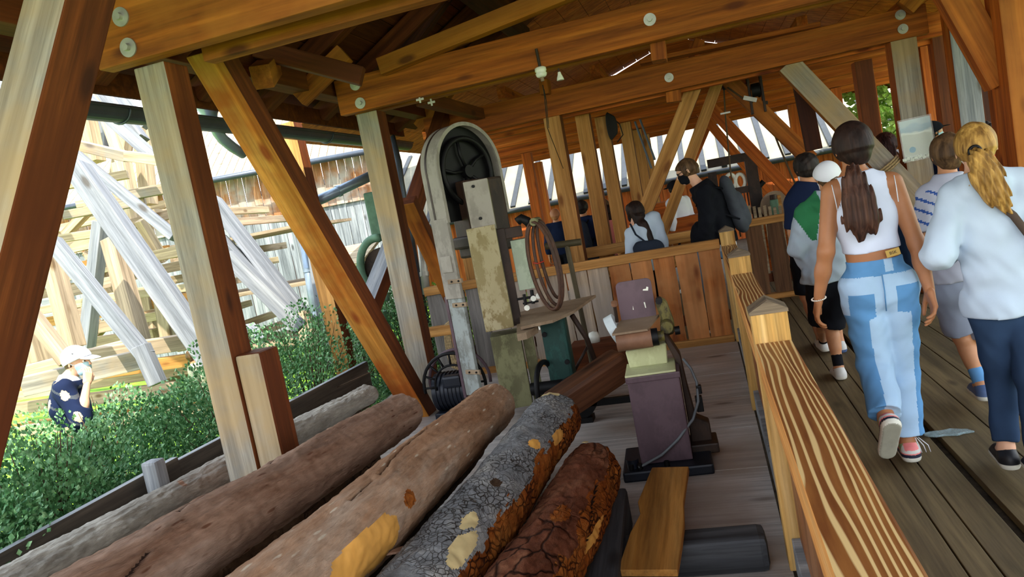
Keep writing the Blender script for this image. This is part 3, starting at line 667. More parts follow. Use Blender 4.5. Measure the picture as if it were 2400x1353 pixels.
# loose brown board resting on the sleepers (outline in plan)
Pz = [onZ(x, y, 0.165) for x, y in ((1530, 1108), (1616, 1106), (1604, 1190), (1606, 1240), (1600, 1290), (1590, 1353), (1450, 1353), (1480, 1262), (1503, 1218), (1497, 1190))]
c_ = sum(Pz, Vector())/len(Pz)
b = MB(); b.prism([p-c_ for p in Pz], (0, 0, 0.028), 'plank_live', bev=0.003)
me = b.mesh('loose_board'); o = mesh_obj('loose_board', me, None, label='loose brown live-edge board lying across the dark sleeper in front of the grinder', cat='board'); o.location = c_
# ------------------------------------------------------------------ shrubs
def leafmat(name, a, b_, c):
    k = N(name); v = k.coords(rnd=False); f = k.noise(v, 30, 2, 0.6); f2 = k.noise(v, 3, 3)
    k.end(k.mix(0.35, k.ramp(f, [(0.35, rgb(a)), (0.5, rgb(b_)), (0.66, rgb(c))]), k.ramp(f2, [(0.35, rgb(a)), (0.65, rgb(c))])), 0.5, 0, 0.4)
    k.b.inputs['Subsurface Weight'].default_value = 0.0
leafmat('leaf_green', '1f5226', '43804a', '8cb27c'); leafmat('leaf_bright', '3f6d1c', '79a035', 'bccb66'); leafmat('leaf_tree', '5f9a32', '98c455', 'def09a')
plain('twig', '4f3d2b', 0.9)
def shrub(name, label, c, size, n, leaf, mat, seed, group=None, cat='shrub', twigs=26, shell=0.35):
    rnd = random.Random(seed); T = thing(name, label, cat, (c[0], c[1], c[2]), group=group)
    vs, fs = [], []
    sx, sy, sz = size
    for i in range(n):
        th = rnd.random()*2*pi; u = rnd.random(); 
        ph = math.acos(1-1.35*u) if u < 0.74 else math.acos(max(-1, 1-1.35*u))
        rr = 1-shell*rnd.random()**1.5
        dvec = Vector((sin(ph)*cos(th), sin(ph)*sin(th), max(-0.1, cos(ph))))
        bump = 1+0.30*mnoise.noise(dvec*2.3+Vector((seed, 0, 0)))+0.13*mnoise.noise(dvec*6+Vector((0, seed, 0)))
        p = Vector((dvec.x*sx, dvec.y*sy, dvec.z*sz))*rr*bump
        ax = (dvec+Vector((rnd.uniform(-1, 1), rnd.uniform(-1, 1), rnd.uniform(-0.4, 1)))*0.9).normalized()
        sd_ = ax.cross(Vector((rnd.uniform(-1, 1), rnd.uniform(-1, 1), rnd.uniform(-1, 1)))).normalized()
        l = leaf*rnd.uniform(0.7, 1.35); w = l*0.36; nn = ax.cross(sd_)
        k0 = len(vs); vs += [p, p+ax*l*0.5+sd_*w+nn*w*0.3, p+ax*l, p+ax*l*0.5-sd_*w+nn*w*0.3]; fs.append((k0, k0+1, k0+2, k0+3))
    me = bpy.data.meshes.new('foliage'); me.from_pydata([tuple(v) for v in vs], [], fs); me.materials.append(MAT[mat]); mesh_obj('foliage', me, T)
    b = MB()
    for i in range(twigs):
        th = rnd.random()*2*pi; ph = rnd.uniform(0.1, 1.35); e = Vector((sin(ph)*cos(th)*sx, sin(ph)*sin(th)*sy, cos(ph)*sz))*1.02
        b.tube([(0.1*e.x, 0.1*e.y, 0), e*0.5+Vector((0, 0, 0.08)), e], lambda t: 0.009*(1-t)+0.002, 'twig', 5)
    b.build('branches', T); return T
for i, (x, y, z, s, n, lab) in enumerate((
        (-4.05, 2.45, -0.25, (0.80, 0.80, 1.12), 24000, 'dense green shrub at the lower left corner, nearest to the camera'),
        (-4.0, 3.35, -0.25, (0.74, 0.75, 1.08), 22000, 'dense green shrub under the man in the white cap'),
        (-4.65, 4.6, -0.3, (1.0, 0.9, 1.12), 15000, 'green shrub with thin arching twigs, left of the first grey post'),
        (-4.0, 5.1, -0.3, (0.75, 0.9, 1.22), 15000, 'green shrub just behind the foot of the first grey post'),
        (-4.15, 6.7, -0.3, (0.85, 0.95, 1.30), 14000, 'green shrub between the first grey post and the long orange brace'),
        (-4.3, 8.4, -0.3, (0.95, 0.9, 1.40), 11000, 'green shrub behind the long orange brace'),
        (-3.5, 7.9, -0.2, (0.42, 0.55, 1.45), 8000, 'upright leafy shrub growing just left of the second grey post'))):
    shrub('shrub', lab, (x, y, z), s, n, 0.034, 'leaf_green', 11+i)
shrub('shrub', 'small yellow green shrub lit by the sun, right of the second grey post', (-3.25, 8.9, 0.1), (0.4, 0.4, 0.75), 2200, 0.05, 'leaf_bright', 33)
b = MB(); pts = [onX(x, y, -2.9) for x, y in ((870, 872), (885, 845), (905, 835), (938, 836))]
vs, fs = [], []
for i in range(60):
    t = i/59*(len(pts)-1); a = int(min(t, len(pts)-2)); p = pts[a].lerp(pts[a+1], t-a)
    ax = Vector((random.uniform(-1, 1), random.uniform(-1, 1), random.uniform(-.2, 1))).normalized(); s_ = ax.orthogonal().normalized()
    k0 = len(vs); vs += [p, p+ax*.02+s_*.009, p+ax*.04, p+ax*.02-s_*.009]; fs.append((k0, k0+1, k0+2, k0+3))
T = thing('shrub_twig', 'single leafy twig curling in front of the long orange brace', 'twig')
me = bpy.data.meshes.new('leaves'); me.from_pydata([tuple(v) for v in vs], [], fs); me.materials.append(MAT['leaf_green']); mesh_obj('leaves', me, T)
b.tube([Vector((-3.6, pts[0].y+.3, 0.3))]+pts, 0.004, 'twig', 5); b.build('stem', T)
# trees on the right and beyond
for i, (x, y, z, s, n, lf, lab) in enumerate((
        (5.0, 16.0, 2.0, (2.0, 1.4, 3.8), 9000, 0.17, 'sunlit leafy tree seen to the left of the poster post'),
        (9.3, 14.0, 2.4, (1.9, 1.8, 5.2), 9000, 0.17, 'sunlit leafy tree seen between the rightmost posts'),
        (12.5, 20.0, 2.0, (3.0, 2.0, 5.0), 7000, 0.2, 'distant leafy tree behind the right hand posts'))):
    T = shrub('leafy_tree', lab, (x, y, z), s, n, lf, 'leaf_tree', 60+i, cat='tree', twigs=20, shell=0.6)
    b = MB(); b.cyl((0, 0, -z-0.5), (0, 0, 0.6), 0.2, 'twig', 0.1, 12); b.build('trunk', T)
# ------------------------------------------------------------------ shed with grey boards on the left
d1 = Vector((cos(YAW+0.02), sin(YAW+0.02), 0)); dn = Vector((-d1.y, d1.x, 0))      # wall runs almost square to the view
SH = thing('board_shed', 'weathered grey board shed with a plank roof, beyond the shrubs', 'shed', onD(660, 760, 18.0))
Msh = Matrix((d1, dn, Vector((0, 0, 1)))).transposed().to_4x4(); Msh.translation = SH.location
SH.rotation_euler = Msh.to_euler()
wood('shed_grey', '54595f', '868c92', 'b4b8ba', '3a3a3d', axis=2, ring=5, grain=0.6)
wood('shed_eave_shade', '7c4a26', 'a5714a', 'c59a72', '4a2810', axis=2, ring=5, grain=0.6, patch='a9a6a0')  # brown tone puts the eaves' shade into the upper boards' colour
def shed_part(nm, fn):
    b = MB(); fn(b); return b.build(nm, SH)
shed_part('lower_wall', lambda b: [b.box((-5.2+i*0.19, 0.02*((i*7) % 2), 1.15), (0.178, 0.04, 2.9), 'shed_grey') for i in range(46)])
shed_part('upper_wall', lambda b: [b.box((-5.2+i*0.19, -0.06+0.02*((i*5) % 2), 3.18), (0.178, 0.04, 1.20), 'shed_eave_shade') for i in range(46)])
def rf(b):
    for i in range(60): b.box((-6.3+i*0.2, 1.55, 4.85), (0.185, 4.7, 0.04), 'timber_bleached', rot=(0.52, 0, 0))
shed_part('plank_roof', rf)
shed_part('eaves_gutter', lambda b: b.tube([(-5.6, -0.62, 3.62), (3.2, -0.62, 3.62)], 0.07, 'gutter_metal', 8))
shed_part('corner_post', lambda b: b.box((-5.3, -0.05, 1.7), (0.2, 0.2, 4.2), 'timber_silver'))
SM = thing('small_shed', 'tiny grey lean-to with a boarded roof, beyond the green machine', 'shed', onD(832, 690, 13.0))
SM.location.z = -0.5
b = MB(); b.box((0, 0, 0.9), (0.8, 0.6, 1.8), 'shed_grey'); b.build('walls', SM)
b = MB(); b.box((0, -0.1, 1.9), (1.0, 0.9, 0.05), 'timber_bleached', rot=(0.35, 0, 0)); b.build('roof', SM)
# pipes
def pipe(name, label, pts, r, mat, cat='pipe', bands=()):
    T = thing(name, label, cat); b = MB(); b.tube(pts, r, mat, 14); b.build('tube', T)
    for p, q in bands:
        b = MB(); b.cyl(p, q, r*1.18, mat, seg=14); b.build('collar', T)
    return T
P0 = [onX(x, y, -3.62) for x, y in ((492, 262), (500, 290), (510, 310), (522, 326), (545, 345), (570, 360))]
pipe('downpipe', 'grey elbow downpipe dropping from the gutter hopper between post and brace', P0, 0.045, 'pipe_metal')
b = MB(); c = onX(488, 255, -3.6); b.lathe([(0.0, -0.10), (0.05, -0.10), (0.06, -0.05), (0.12, 0.06), (0.125, 0.09), (0.11, 0.09)], 'pipe_metal', Matrix.Translation(c)); b.build('gutter_hopper', label='funnel shaped metal hopper under the gutter', cat='hopper')
A, B_ = onD(735, 475, 7.8), onD(870, 412, 8.2)
pipe('downpipe', 'blue-grey pipe sloping up to the right behind the second grey post', [A, A.lerp(B_, .5), B_], 0.055, 'pipe_metal', bands=((A.lerp(B_, .4), A.lerp(B_, .44)),))
A, B_ = onD(710, 560, 11.0), onD(745, 790, 11.0)
pipe('downpipe', 'vertical galvanised pipe in front of the grey shed wall', [A, A.lerp(B_, .5), B_], 0.06, 'pipe_metal', bands=((A.lerp(B_, .3), A.lerp(B_, .34)), (A.lerp(B_, .75), A.lerp(B_, .79))))
A, B_ = onX(925, 330, -3.25), onX(938, 430, -3.25)
pipe('downpipe', 'short grey downpipe hanging right behind the second grey post', [Vector((-3.53, A.y, 2.67)), Vector((-3.50, A.y, 2.60)), A+Vector((-.02, 0, .03)), A.lerp(B_, .5), B_, Vector((B_.x-.05, B_.y, 0.0))], 0.05, 'gutter_metal')
A, B_ = onX(985, 560, -3.1), onX(1000, 690, -3.1)
pipe('vent_pipe', 'galvanised pipe with a collar rising behind the board fence', [A, A.lerp(B_, .5), B_], 0.045, 'zinc', bands=((A.lerp(B_, .6), A.lerp(B_, .68)),))
# ------------------------------------------------------------------ timber tower on the left, sunlit
TW = thing('timber_tower', 'tall bleached timber trestle tower full of crossing beams, left of the first grey post', 'tower', (-8, 9, -0.5))
def tw(nm, x0, y0, D0, x1, y1, D1, w, h, mat, ext=0.0, up=(0, 0, 1)):
    a, b_ = onD(x0, y0, D0), onD(x1, y1, D1); d = (b_-a)
    a -= d*ext; b_ += d*ext
    o = timber(nm, None, None, a, b_, w, h, mat, up=up); o.parent = TW
    o.location = Vector(o.location)-TW.location; return o
wood('tower_grey', '5f646b', '7f8389', '9a9c9c', '46403a', grain=0.75); wood('tower_tan', '86745c', 'a5927a', 'bda98d', '5e472c', grain=0.6)
TW_SIL = 'tower_grey'; TB = 'timber_bleached'; TP = 'tower_tan'
for a in ((180, 392, 7.6, 500, 850, 7.4, 0.20, 0.24, TW_SIL), (177, 362, 8.6, 410, 555, 8.2, 0.12, 0.10, TW_SIL), (200, 228, 9.2, 365, 372, 9.0, 0.14, 0.14, TW_SIL),
          (180, 130, 9.6, 330, 330, 9.4, 0.16, 0.22, TW_SIL), (262, 200, 10.5, 345, 295, 10.2, 0.12, 0.10, TW_SIL), (123, 565, 6.9, 343, 835, 6.7, 0.13, 0.13, TW_SIL), (330, 810, 6.7, 370, 900, 6.7, 0.13, 0.13, TW_SIL),
          (60, 720, 6.9, 160, 850, 6.8, 0.12, 0.13, TP), (500, 470, 9.0, 722, 755, 8.8, 0.16, 0.20, TW_SIL), (533, 600, 8.2, 705, 770, 8.2, 0.16, 0.14, TW_SIL), (505, 560, 8.8, 690, 745, 8.8, 0.18, 0.34, TW_SIL),
          (0, 175, 8.5, 60, 265, 8.4, 0.14, 0.2, TW_SIL), (-20, 225, 8.0, 70, 300, 8.0, 0.14, 0.12, TB), (225, 210, 11.5, 300, 420, 11.2, 0.14, 0.16, TB)):
    tw('diagonal_beam', *a, up=(0.3, -1, 0.1))
for a in ((237, 520, 9.0, 203, 815, 9.0, 0.14, 0.15, TW_SIL), (262, 560, 8.8, 332, 820, 8.6, 0.19, 0.18, TP), (118, 600, 8.0, 175, 815, 8.0, 0.17, 0.17, TP), (375, 660, 9.5, 402, 815, 9.5, 0.17, 0.17, TP),
          (330, 520, 11, 350, 640, 11, 0.22, 0.2, TB), (195, 240, 11.5, 225, 380, 11.5, 0.22, 0.2, TB), (245, 225, 12, 240, 350, 12, 0.24, 0.2, TW_SIL), (285, 380, 11, 320, 540, 11, 0.2, 0.2, TB),
          (330, 300, 11.5, 350, 480, 11.5, 0.18, 0.2, TB), (300, 280, 12, 275, 430, 12, 0.2, 0.2, TB), (345, 690, 11, 362, 800, 11, 0.2, 0.2, TB), (70, 780, 8.5, 90, 850, 8.5, 0.2, 0.2, TP), (405, 740, 10.5, 425, 810, 10.5, 0.2, 0.2, 'timber_grey')):
    tw('upright', *a, up=(0, -1, 0))
tw('cross_beam', 170, 338, 8.8, 300, 368, 8.6, 0.12, 0.12, 'timber_slate2' if 'timber_slate2' in MAT else 'timber_grey'); tw('cross_beam', 298, 366, 8.6, 420, 382, 8.4, 0.12, 0.12, TB)
rn = random.Random(5)
for i in range(17):
    z = 2.75-0.21*i+rn.uniform(-.03, .03); D = 11.2+rn.uniform(-1.2, 2.0)
    a = onD(250, 600, D); x0 = a.x-2.6+rn.uniform(-.4, .4); x1 = a.x+1.35+rn.uniform(-.5, .5)
    o = timber('rail', None, None, (x0, a.y, z), (x1, a.y+rn.uniform(-.4, .4), z+rn.uniform(-.06, .06)), 0.12, 0.12+rn.uniform(0, .06), (TB, TP, TB, 'timber_pale')[i % 4]); o.parent = TW; o.location = Vector(o.location)-TW.location
for i in range(13):
    z = 2.6-0.26*i; xx = -7.3-rn.uniform(0, 1.6)
    o = timber('joist', None, None, (xx, 9.6, z), (xx-0.5, 13.5, z), 0.13, 0.13, (TB, TP)[i % 2]); o.parent = TW; o.location = Vector(o.location)-TW.location
for i in range(9):
    x0 = 140+rn.uniform(0, 220); y0 = 560+rn.uniform(-140, 200); D = 11+rn.uniform(-.5, 2)
    tw('brace', x0, y0, D, x0+rn.choice((-1, 1))*rn.uniform(50, 90), y0+rn.uniform(50, 110), D+0.3, 0.12, 0.13, TB, up=(0, -1, 0))
for i, (x0, y0, D) in enumerate(((150, 435, 9.6), (230, 470, 10.5), (150, 505, 9.4), (250, 540, 10.8), (140, 560, 9.8), (240, 620, 10.2), (150, 650, 10.8), (130, 690, 9.4), (250, 700, 10.0), (160, 742, 9.2), (270, 752, 10.4), (120, 790, 9.0), (180, 480, 11.5), (200, 600, 11.8), (300, 460, 9.5))):
    tw('rail', x0, y0, D, x0+150+20*(i % 3), y0-26-4*(i % 4), D+0.2, 0.12, 0.11+0.03*(i % 2), (TB, TP, 'timber_grey', TP)[i % 4])
for i in range(3):
    z = 2.05-0.95*i; b = MB(); b.box((-7.9, 11.8, z), (3.2, 1.9, 0.05), TP); o = b.build('platform', TW); o.location = Vector(o.location)-TW.location
tw('sill_beam', 200, 838, 7.6, 440, 800, 7.8, 0.2, 0.16, TP); tw('sill_beam', 60, 905, 6.9, 330, 842, 7.1, 0.2, 0.18, 'timber_grey'); tw('sill_beam', 60, 870, 8.0, 330, 800, 8.2, 0.2, 0.12, TB)
tw('foot_post', 705, 735, 8.7, 735, 815, 8.6, 0.16, 0.14, TP, up=(0, -1, 0)); 
timber('lawn_plank', 'grey plank lying on the sunlit grass behind the shrubs', 'plank', onD(585, 765, 11), onD(612, 800, 10.6), 0.15, 0.1, TW_SIL)
# ------------------------------------------------------------------ machines
plain('cable_grey', '5d6266', 0.5)
plain('red_tie', '9a2a18', 0.6)
plain('dark_olive', '4c4430', 0.6, 0.2)
plain('rope_dark', '5a4a34', 0.9)
plain('poster_blue', '6ea3bb', 0.5)
plain('tape', 'cfd9cd', 0.3, vary=0.2, scale=40)
k = N('plastic'); k.end((0.9, 0.95, 0.95, 1), 0.12, 0, 0.6); k.b.inputs['Alpha'].default_value = 0.16
wood('chute_wood', '3c2214', '593520', '72482c', '22120a', rough=0.5)
k = N('plastic_wrap'); k.end(rgb('9fb8bd'), 0.1, 0, 0.6); k.b.inputs['Alpha'].default_value = 0.38; k.bump(k.noise(k.coords(), 40, 4), 0.8, 0.01)
def flaky(name, a, b_, c, scale=14, rough=0.75, th=0.5):
    k = N(name); v = k.coords((1, 1, 0.55)); f = k.noise(v, scale, 8, 0.7); g = k.noise(v, 3.0, 3)
    col = k.ramp(f, [(th-0.05, rgb(a)), (th+0.03, rgb(b_))]); col = k.mix(k.ramp(g, [(0.4, (0,)*3+(1,)), (0.7, (0.6,)*3+(1,))]), col, rgb(c))
    k.end(col, rough, 0.0, 0.3); k.bump(f, 0.35, 0.004)
flaky('flaking_cream', 'a69c7c', '74643f', '8f8560', 13, th=0.53); flaky('pale_blue_paint', '8e9694', '6e716c', 'a5a9a3', 10); flaky('olive_green', '70704f', '555339', '878462', 8)
flaky('grey_enamel', '8f8a80', '7b766d', 'a09b90', 7); flaky('dark_brown_iron', '33241a', '1f1611', '453024', 8, 0.55); flaky('machine_green', '1e4740', '17332f', '2b5a50', 6, 0.5)
flaky('mauve_paint', '57454c', '4c3b42', '625058', 5, 0.5); flaky('cream_green', 'bcc193', 'a8ab7c', 'c9cea4', 6, 0.5); flaky('olive_cast', '5f5829', '37311a', '837b42', 16, 0.55)
flaky('table_steel', '8c7860', '7a6650', '9a8871', 5, 0.5); plain('belt_brown', '7d5a44', 0.55, vary=0.2); plain('navy_iron', '141a26', 0.45, 0.3, 0.3, spec=0.5)
plain('white_disc', 'b9c4c8', 0.5); plain('porcelain', 'e6e8dc', 0.2, spec=0.6); plain('cable_black', '15120f', 0.6); plain('rope', '9a8460', 0.95, vary=0.3, scale=60); flaky('rusty_blade', '4a2f1f', '2f1e15', '5e4030', 12, 0.6)
flaky('pale_mint', 'b6c4ac', '9eac94', 'c2cdb8', 6, 0.6)
def hood_band(b, r, d, t, zc, zbot, mat, seg=28, y0=0.0):
    """inverted U band: straight legs down to zbot, thickness t, depth d (y from y0 to y0+d)"""
    out, inn = [], []
    out.append((-r, zbot)); inn.append((-r+t, zbot))
    for i in range(seg+1):
        a = pi-pi*i/seg; out.append((r*cos(a), zc+r*sin(a))); inn.append(((r-t)*cos(a), zc+(r-t)*sin(a)))
    out.append((r, zbot)); inn.append((r-t, zbot)); i = b.mi(mat)
    V = lambda P, y: [b.bm.verts.new((x, y, z)) for x, z in P]
    o0, o1, i0, i1 = V(out, y0), V(out, y0+d), V(inn, y0), V(inn, y0+d); n = len(out); fs = []
    for k_ in range(n-1):
        for A, B in ((o0, o1), (o1, i1), (i1, i0), (i0, o0)): fs.append(b.bm.faces.new((A[k_], A[k_+1], B[k_+1], B[k_])))
    for k_ in (0, n-1): fs.append(b.bm.faces.new((o0[k_], o1[k_], i1[k_], i0[k_])))
    for f in fs: f.material_index = i
    bmesh.ops.recalc_face_normals(b.bm, faces=fs)
BS = thing('bandsaw', 'tall old bandsaw with grey arched hood, black wheel case and flaking cream column', 'bandsaw', (-1.76, 5.80, 0), rz=radians(62))
R_, ZC = 0.358, 2.03
b = MB(); hood_band(b, R_, 0.19, 0.014, ZC, 1.62, 'grey_enamel', y0=-0.02); hood = b.build('wheel_hood', BS)
b = MB(); hood_band(b, R_+0.006, 0.014, 0.03, ZC, 1.62, 'grey_enamel', y0=-0.03); b.build('hood_rim', hood)
b = MB(); hood_band(b, R_+0.003, 0.02, 0.03, ZC, 1.62, 'dark_brown_iron', y0=0.10); b.build('hood_seam', hood)
b = MB(); pts = [(-R_+0.016, 0.05, 1.62)]+[((R_-0.016)*cos(pi-pi*i/24), 0.05, ZC+(R_-0.016)*sin(pi-pi*i/24)) for i in range(25)]+[(R_-0.016, 0.05, 1.62)]
b.prism(pts, (0, 0.012, 0), 'black_iron'); b.build('hood_back', hood)
b = MB(); ring = [(0.27*cos(a), 0.015, ZC-0.03+0.27*sin(a)) for a in [2*pi*i/40 for i in range(40)]]
b.tube(ring, 0.022, 'black_iron', 10, closed=True); b.cyl((0, -0.01, ZC-0.03), (0, 0.05, ZC-0.03), 0.05, 'black_iron'); wh = b.build('upper_wheel', BS)
for i in range(5):
    a = 2*pi*i/5+0.5; b = MB(); b.tube([(0.04*cos(a), 0.02, ZC-0.03+0.04*sin(a)), (0.15*cos(a+0.12), 0.02, ZC-0.03+0.15*sin(a+0.12)), (0.26*cos(a), 0.02, ZC-0.03+0.26*sin(a))], 0.014, 'black_iron', 8); b.build('spoke', wh)
b = MB(); b.box((0.10, 0.06, 1.62), (0.46, 0.20, 0.62), 'dark_brown_iron', bev=0.02); b.build('wheel_case', BS)
b = MB(); b.box((0.02, 0.06, 1.44), (0.40, 0.22, 0.10), 'dark_brown_iron', bev=0.02); b.build('case_flange', BS)
# left blade guard down the edge
b = MB(); b.box((-R_+0.01, 0.075, 1.34), (0.03, 0.19, 0.64), 'grey_enamel', bev=0.006); lg = b.build('upper_blade_guard', BS)
b = MB(); b.box((-R_-0.008, 0.075, 1.30), (0.01, 0.12, 0.13), 'grey_enamel', bev=0.004); b.build('guard_door', lg)
b = MB(); b.box((-R_+0.02, 0.075, 0.62), (0.03, 0.17, 0.80), 'pale_blue_paint', bev=0.005); b.box((-R_+0.02, 0.175, 0.62), (0.04, 0.03, 0.84), 'mauve_paint'); lg = b.build('lower_blade_guard', BS)
for z in (1.16, 0.97, 0.42):
    b = MB(); b.box((-R_-0.002, 0.02, z), (0.02, 0.16, 0.035), 'table_steel', bev=0.003)
    for y in (-0.03, 0.05): b.cyl((-R_-0.012, y, z), (-R_-0.02, y, z), 0.008, 'black_iron', seg=8)
    b.build('guard_bracket', lg)
# column, turned towards the camera
def bsbox(nm, px0, px1, py0, py1, Y, depth, mat, side=None, rz=radians(14), bev=0.006, parent=BS):
    a, c = onY(px0, py0, Y), onY(px1, py0, Y); d_ = onY((px0+px1)/2, py1, Y)
    w = (c-a).length; zt, zb = a.z, d_.z
    b = MB(); b.box((0, depth/2, (zt-zb)/2), (w, depth, zt-zb), mat, bev=bev)
    if side:
        b.bm.normal_update(); i = b.mi(side)
        for f in b.bm.faces:
            if abs(f.normal.x) > 0.8: f.material_index = i
    o = b.build(nm, parent)
    Mw = Matrix.Translation(((a.x+c.x)/2, Y, zb)) @ Matrix.Rotation(rz, 4, 'Z')
    bp = Matrix.Translation(BS.location) @ Matrix.Rotation(radians(62), 4, 'Z')
    o.matrix_basis = bp.inverted() @ Mw; return o
up_ = bsbox('upper_column', 1086, 1142, 428, 545, 5.50, 0.16, 'grey_enamel', 'olive_green')
for (x, y) in ((1110, 437), (1127, 512)):
    b = MB(); b.cyl((0, 0, 0), (0, -0.02, 0), 0.012, 'black_iron', seg=8); o = b.build('bolt', up_); p = onY(x, y, 5.50)
    bp = Matrix.Translation(BS.location) @ Matrix.Rotation(radians(62), 4, 'Z'); o.matrix_basis = up_.matrix_basis.inverted() @ bp.inverted() @ Matrix.Translation(p)
bsbox('column', 1094, 1160, 538, 780, 5.46, 0.22, 'flaking_cream', 'olive_green')
bsbox('lower_column', 1150, 1218, 790, 960, 5.50, 0.25, 'olive_green', 'olive_green')
bsbox('rear_frame', 1152, 1182, 540, 770, 5.62, 0.10, 'dark_brown_iron')
bsbox('lower_frame', 1222, 1246, 775, 950, 5.62, 0.12, 'olive_green')
bsbox('motor_box', 1196, 1234, 565, 682, 5.75, 0.16, 'pale_mint', 'dark_brown_iron')
bsbox('frame_arm', 1160, 1222, 540, 560, 5.66, 0.08, 'dark_brown_iron')
def world_part(nm, parent, fn):
    b = MB(); fn(b); o = b.build(nm, parent); o.matrix_basis = (Matrix.Translation(parent.location) @ parent.rotation_euler.to_matrix().to_4x4()).inverted(); return o
def guidefn(b):
    b.tube([onY(x, y, 5.50) for x, y in ((1213, 520), (1222, 512), (1235, 518), (1246, 530))], 0.035, 'black_iron', 10)
def guide2(b):
    for (x0, y0, x1, y1, r) in ((1228, 690, 1234, 725, 0.012), (1212, 702, 1262, 694, 0.010), (1246, 680, 1250, 712, 0.014), (1226, 712, 1262, 706, 0.008)):
        b.cyl(onY(x0, y0, 5.5), onY(x1, y1, 5.5), r, 'black_iron', seg=10)
    for (x, y) in ((1235, 722), (1262, 694), (1250, 700)): b.cyl(onY(x, y, 5.46), onY(x, y, 5.52), 0.022, 'zinc', seg=12)
world_part('lower_guide', BS, guide2)
world_part('blade_guide_bracket', BS, guidefn)
def tb(b): b.prism([onZ(x, y, 0.76) for x, y in ((1221, 773), (1296, 757), (1345, 735), (1397, 697), (1300, 717), (1218, 738))], (0, 0, 0.022), 'table_steel')
world_part('table', BS, tb)
def tbr(b):
    b.prism([onZ(x, y, 0.70) for x, y in ((1214, 775), (1262, 765), (1262, 780), (1236, 795), (1214, 800))], (0, 0, 0.05), 'table_steel')
    b.tube([onZ(x, y, 0.75) for x, y in ((1225, 772), (1228, 762), (1245, 760), (1262, 762), (1265, 772))], 0.006, 'porcelain', 6)
world_part('table_bracket', BS, tbr)
world_part('table_leg', BS, lambda b: (b.box((-1.27, 5.68, 0.38), (0.20, 0.16, 0.76), 'machine_green', bev=0.03), b.cyl((-1.20, 5.60, 0.38), (-1.20, 5.585, 0.38), 0.02, 'black_iron', seg=12), b.cyl((-1.34, 5.60, 0.62), (-1.34, 5.585, 0.62), 0.02, 'black_iron', seg=12)))
world_part('table_strut', BS, lambda b: (b.tube([(-1.12, 5.72, 0.72), (-1.05, 5.8, 0.5), (-0.98, 5.85, 0.02)], 0.022, 'dark_brown_iron', 8), b.tube([(-1.05, 5.9, 0.45), (-1.2, 5.8, 0.25)], 0.012, 'dark_brown_iron', 8)))
world_part('lower_wheel', BS, lambda b: (b.tube([Vector((-1.38, 5.5, 0.22))+Vector((0.03*cos(a), 0.19*cos(a), 0.2*sin(a))) for a in [2*pi*i/30 for i in range(30)]], 0.022, 'black_iron', 8, closed=True), b.cyl((-1.5, 5.5, 0.22), (-1.2, 5.5, 0.22), 0.05, 'black_iron')))
# motor left of the column
MT = thing('electric_motor', 'navy black electric motor with a slotted belt guard, on the floor left of the bandsaw', 'motor', (-2.20, 5.80, 0))
b = MB(); b.cyl((0.12, 0, 0.22), (-0.20, 0, 0.22), 0.16, 'navy_iron', seg=28); b.box((-0.04, 0, 0.035), (0.34, 0.3, 0.07), 'navy_iron', bev=0.01); b.build('body', MT)
b = MB(); b.box((0.0, -0.13, 0.33), (0.16, 0.10, 0.10), 'navy_iron', bev=0.02); b.build('terminal_box', MT)
b = MB()
ring = lambda r, y: [(0.02+r*cos(a), y, 0.30+r*sin(a)) for a in [pi*(-0.05)+pi*1.1*i/18 for i in range(19)]]
b.tube(ring(0.27, -0.16), 0.014, 'black_iron', 8); b.tube(ring(0.27, -0.02), 0.014, 'mauve_paint', 8); b.tube(ring(0.17, -0.16), 0.010, 'black_iron', 8)
for i in range(9):
    a = pi*i/8; b.tube([(0.02+0.17*cos(a), -0.16, 0.30+0.17*sin(a)), (0.02+0.27*cos(a), -0.16, 0.30+0.27*sin(a))], 0.010, 'black_iron', 6)
b.build('belt_guard', MT)
b = MB(); 
for i in range(8): b.tube([(-0.16+0.035*i, 0.165*cos(a), 0.22+0.165*sin(a)) for a in [2*pi*j/24 for j in range(24)]], 0.005, 'navy_iron', 5, closed=True)
b.build('cooling_fins', MT)
# coil of saw blades hanging on the bandsaw
CB = thing('blade_coil', 'twisted coil of rusty band blades hanging in front of the bandsaw table', 'blade coil', tuple(onY(1252, 520, 5.42)))
cc0 = CB.location.copy()
for j, (dx, dy, wd, tw_, hh) in enumerate(((0, 0, 0.105, 0.10, 1.0), (0.02, 0.03, 0.085, 0.45, 0.96), (-0.01, -0.02, 0.11, -0.25, 0.99), (0.03, 0.05, 0.06, 0.7, 0.88))):
    pts = []
    for i in range(40):
        a = 2*pi*i/40; x = wd*sin(a); z = -0.34*hh+0.34*hh*cos(a); pts.append((x*cos(tw_)+dx+0.06*(-z), x*sin(tw_)*1.2+dy, z))
    b = MB(); b.tube(pts, 0.013, 'rusty_blade', 6, closed=True); o = b.build('blade_loop', CB)
b = MB(); b.tube([(-0.06, -0.03, -0.30), (-0.02, -0.05, -0.31), (0.03, -0.04, -0.30)], 0.005, 'red_tie', 6); b.build('red_tie', CB)
b = MB(); b.cyl((0, 0.14, 0.0), (0, -0.03, 0.0), 0.03, 'olive_green', seg=12); b.build('hook', CB)
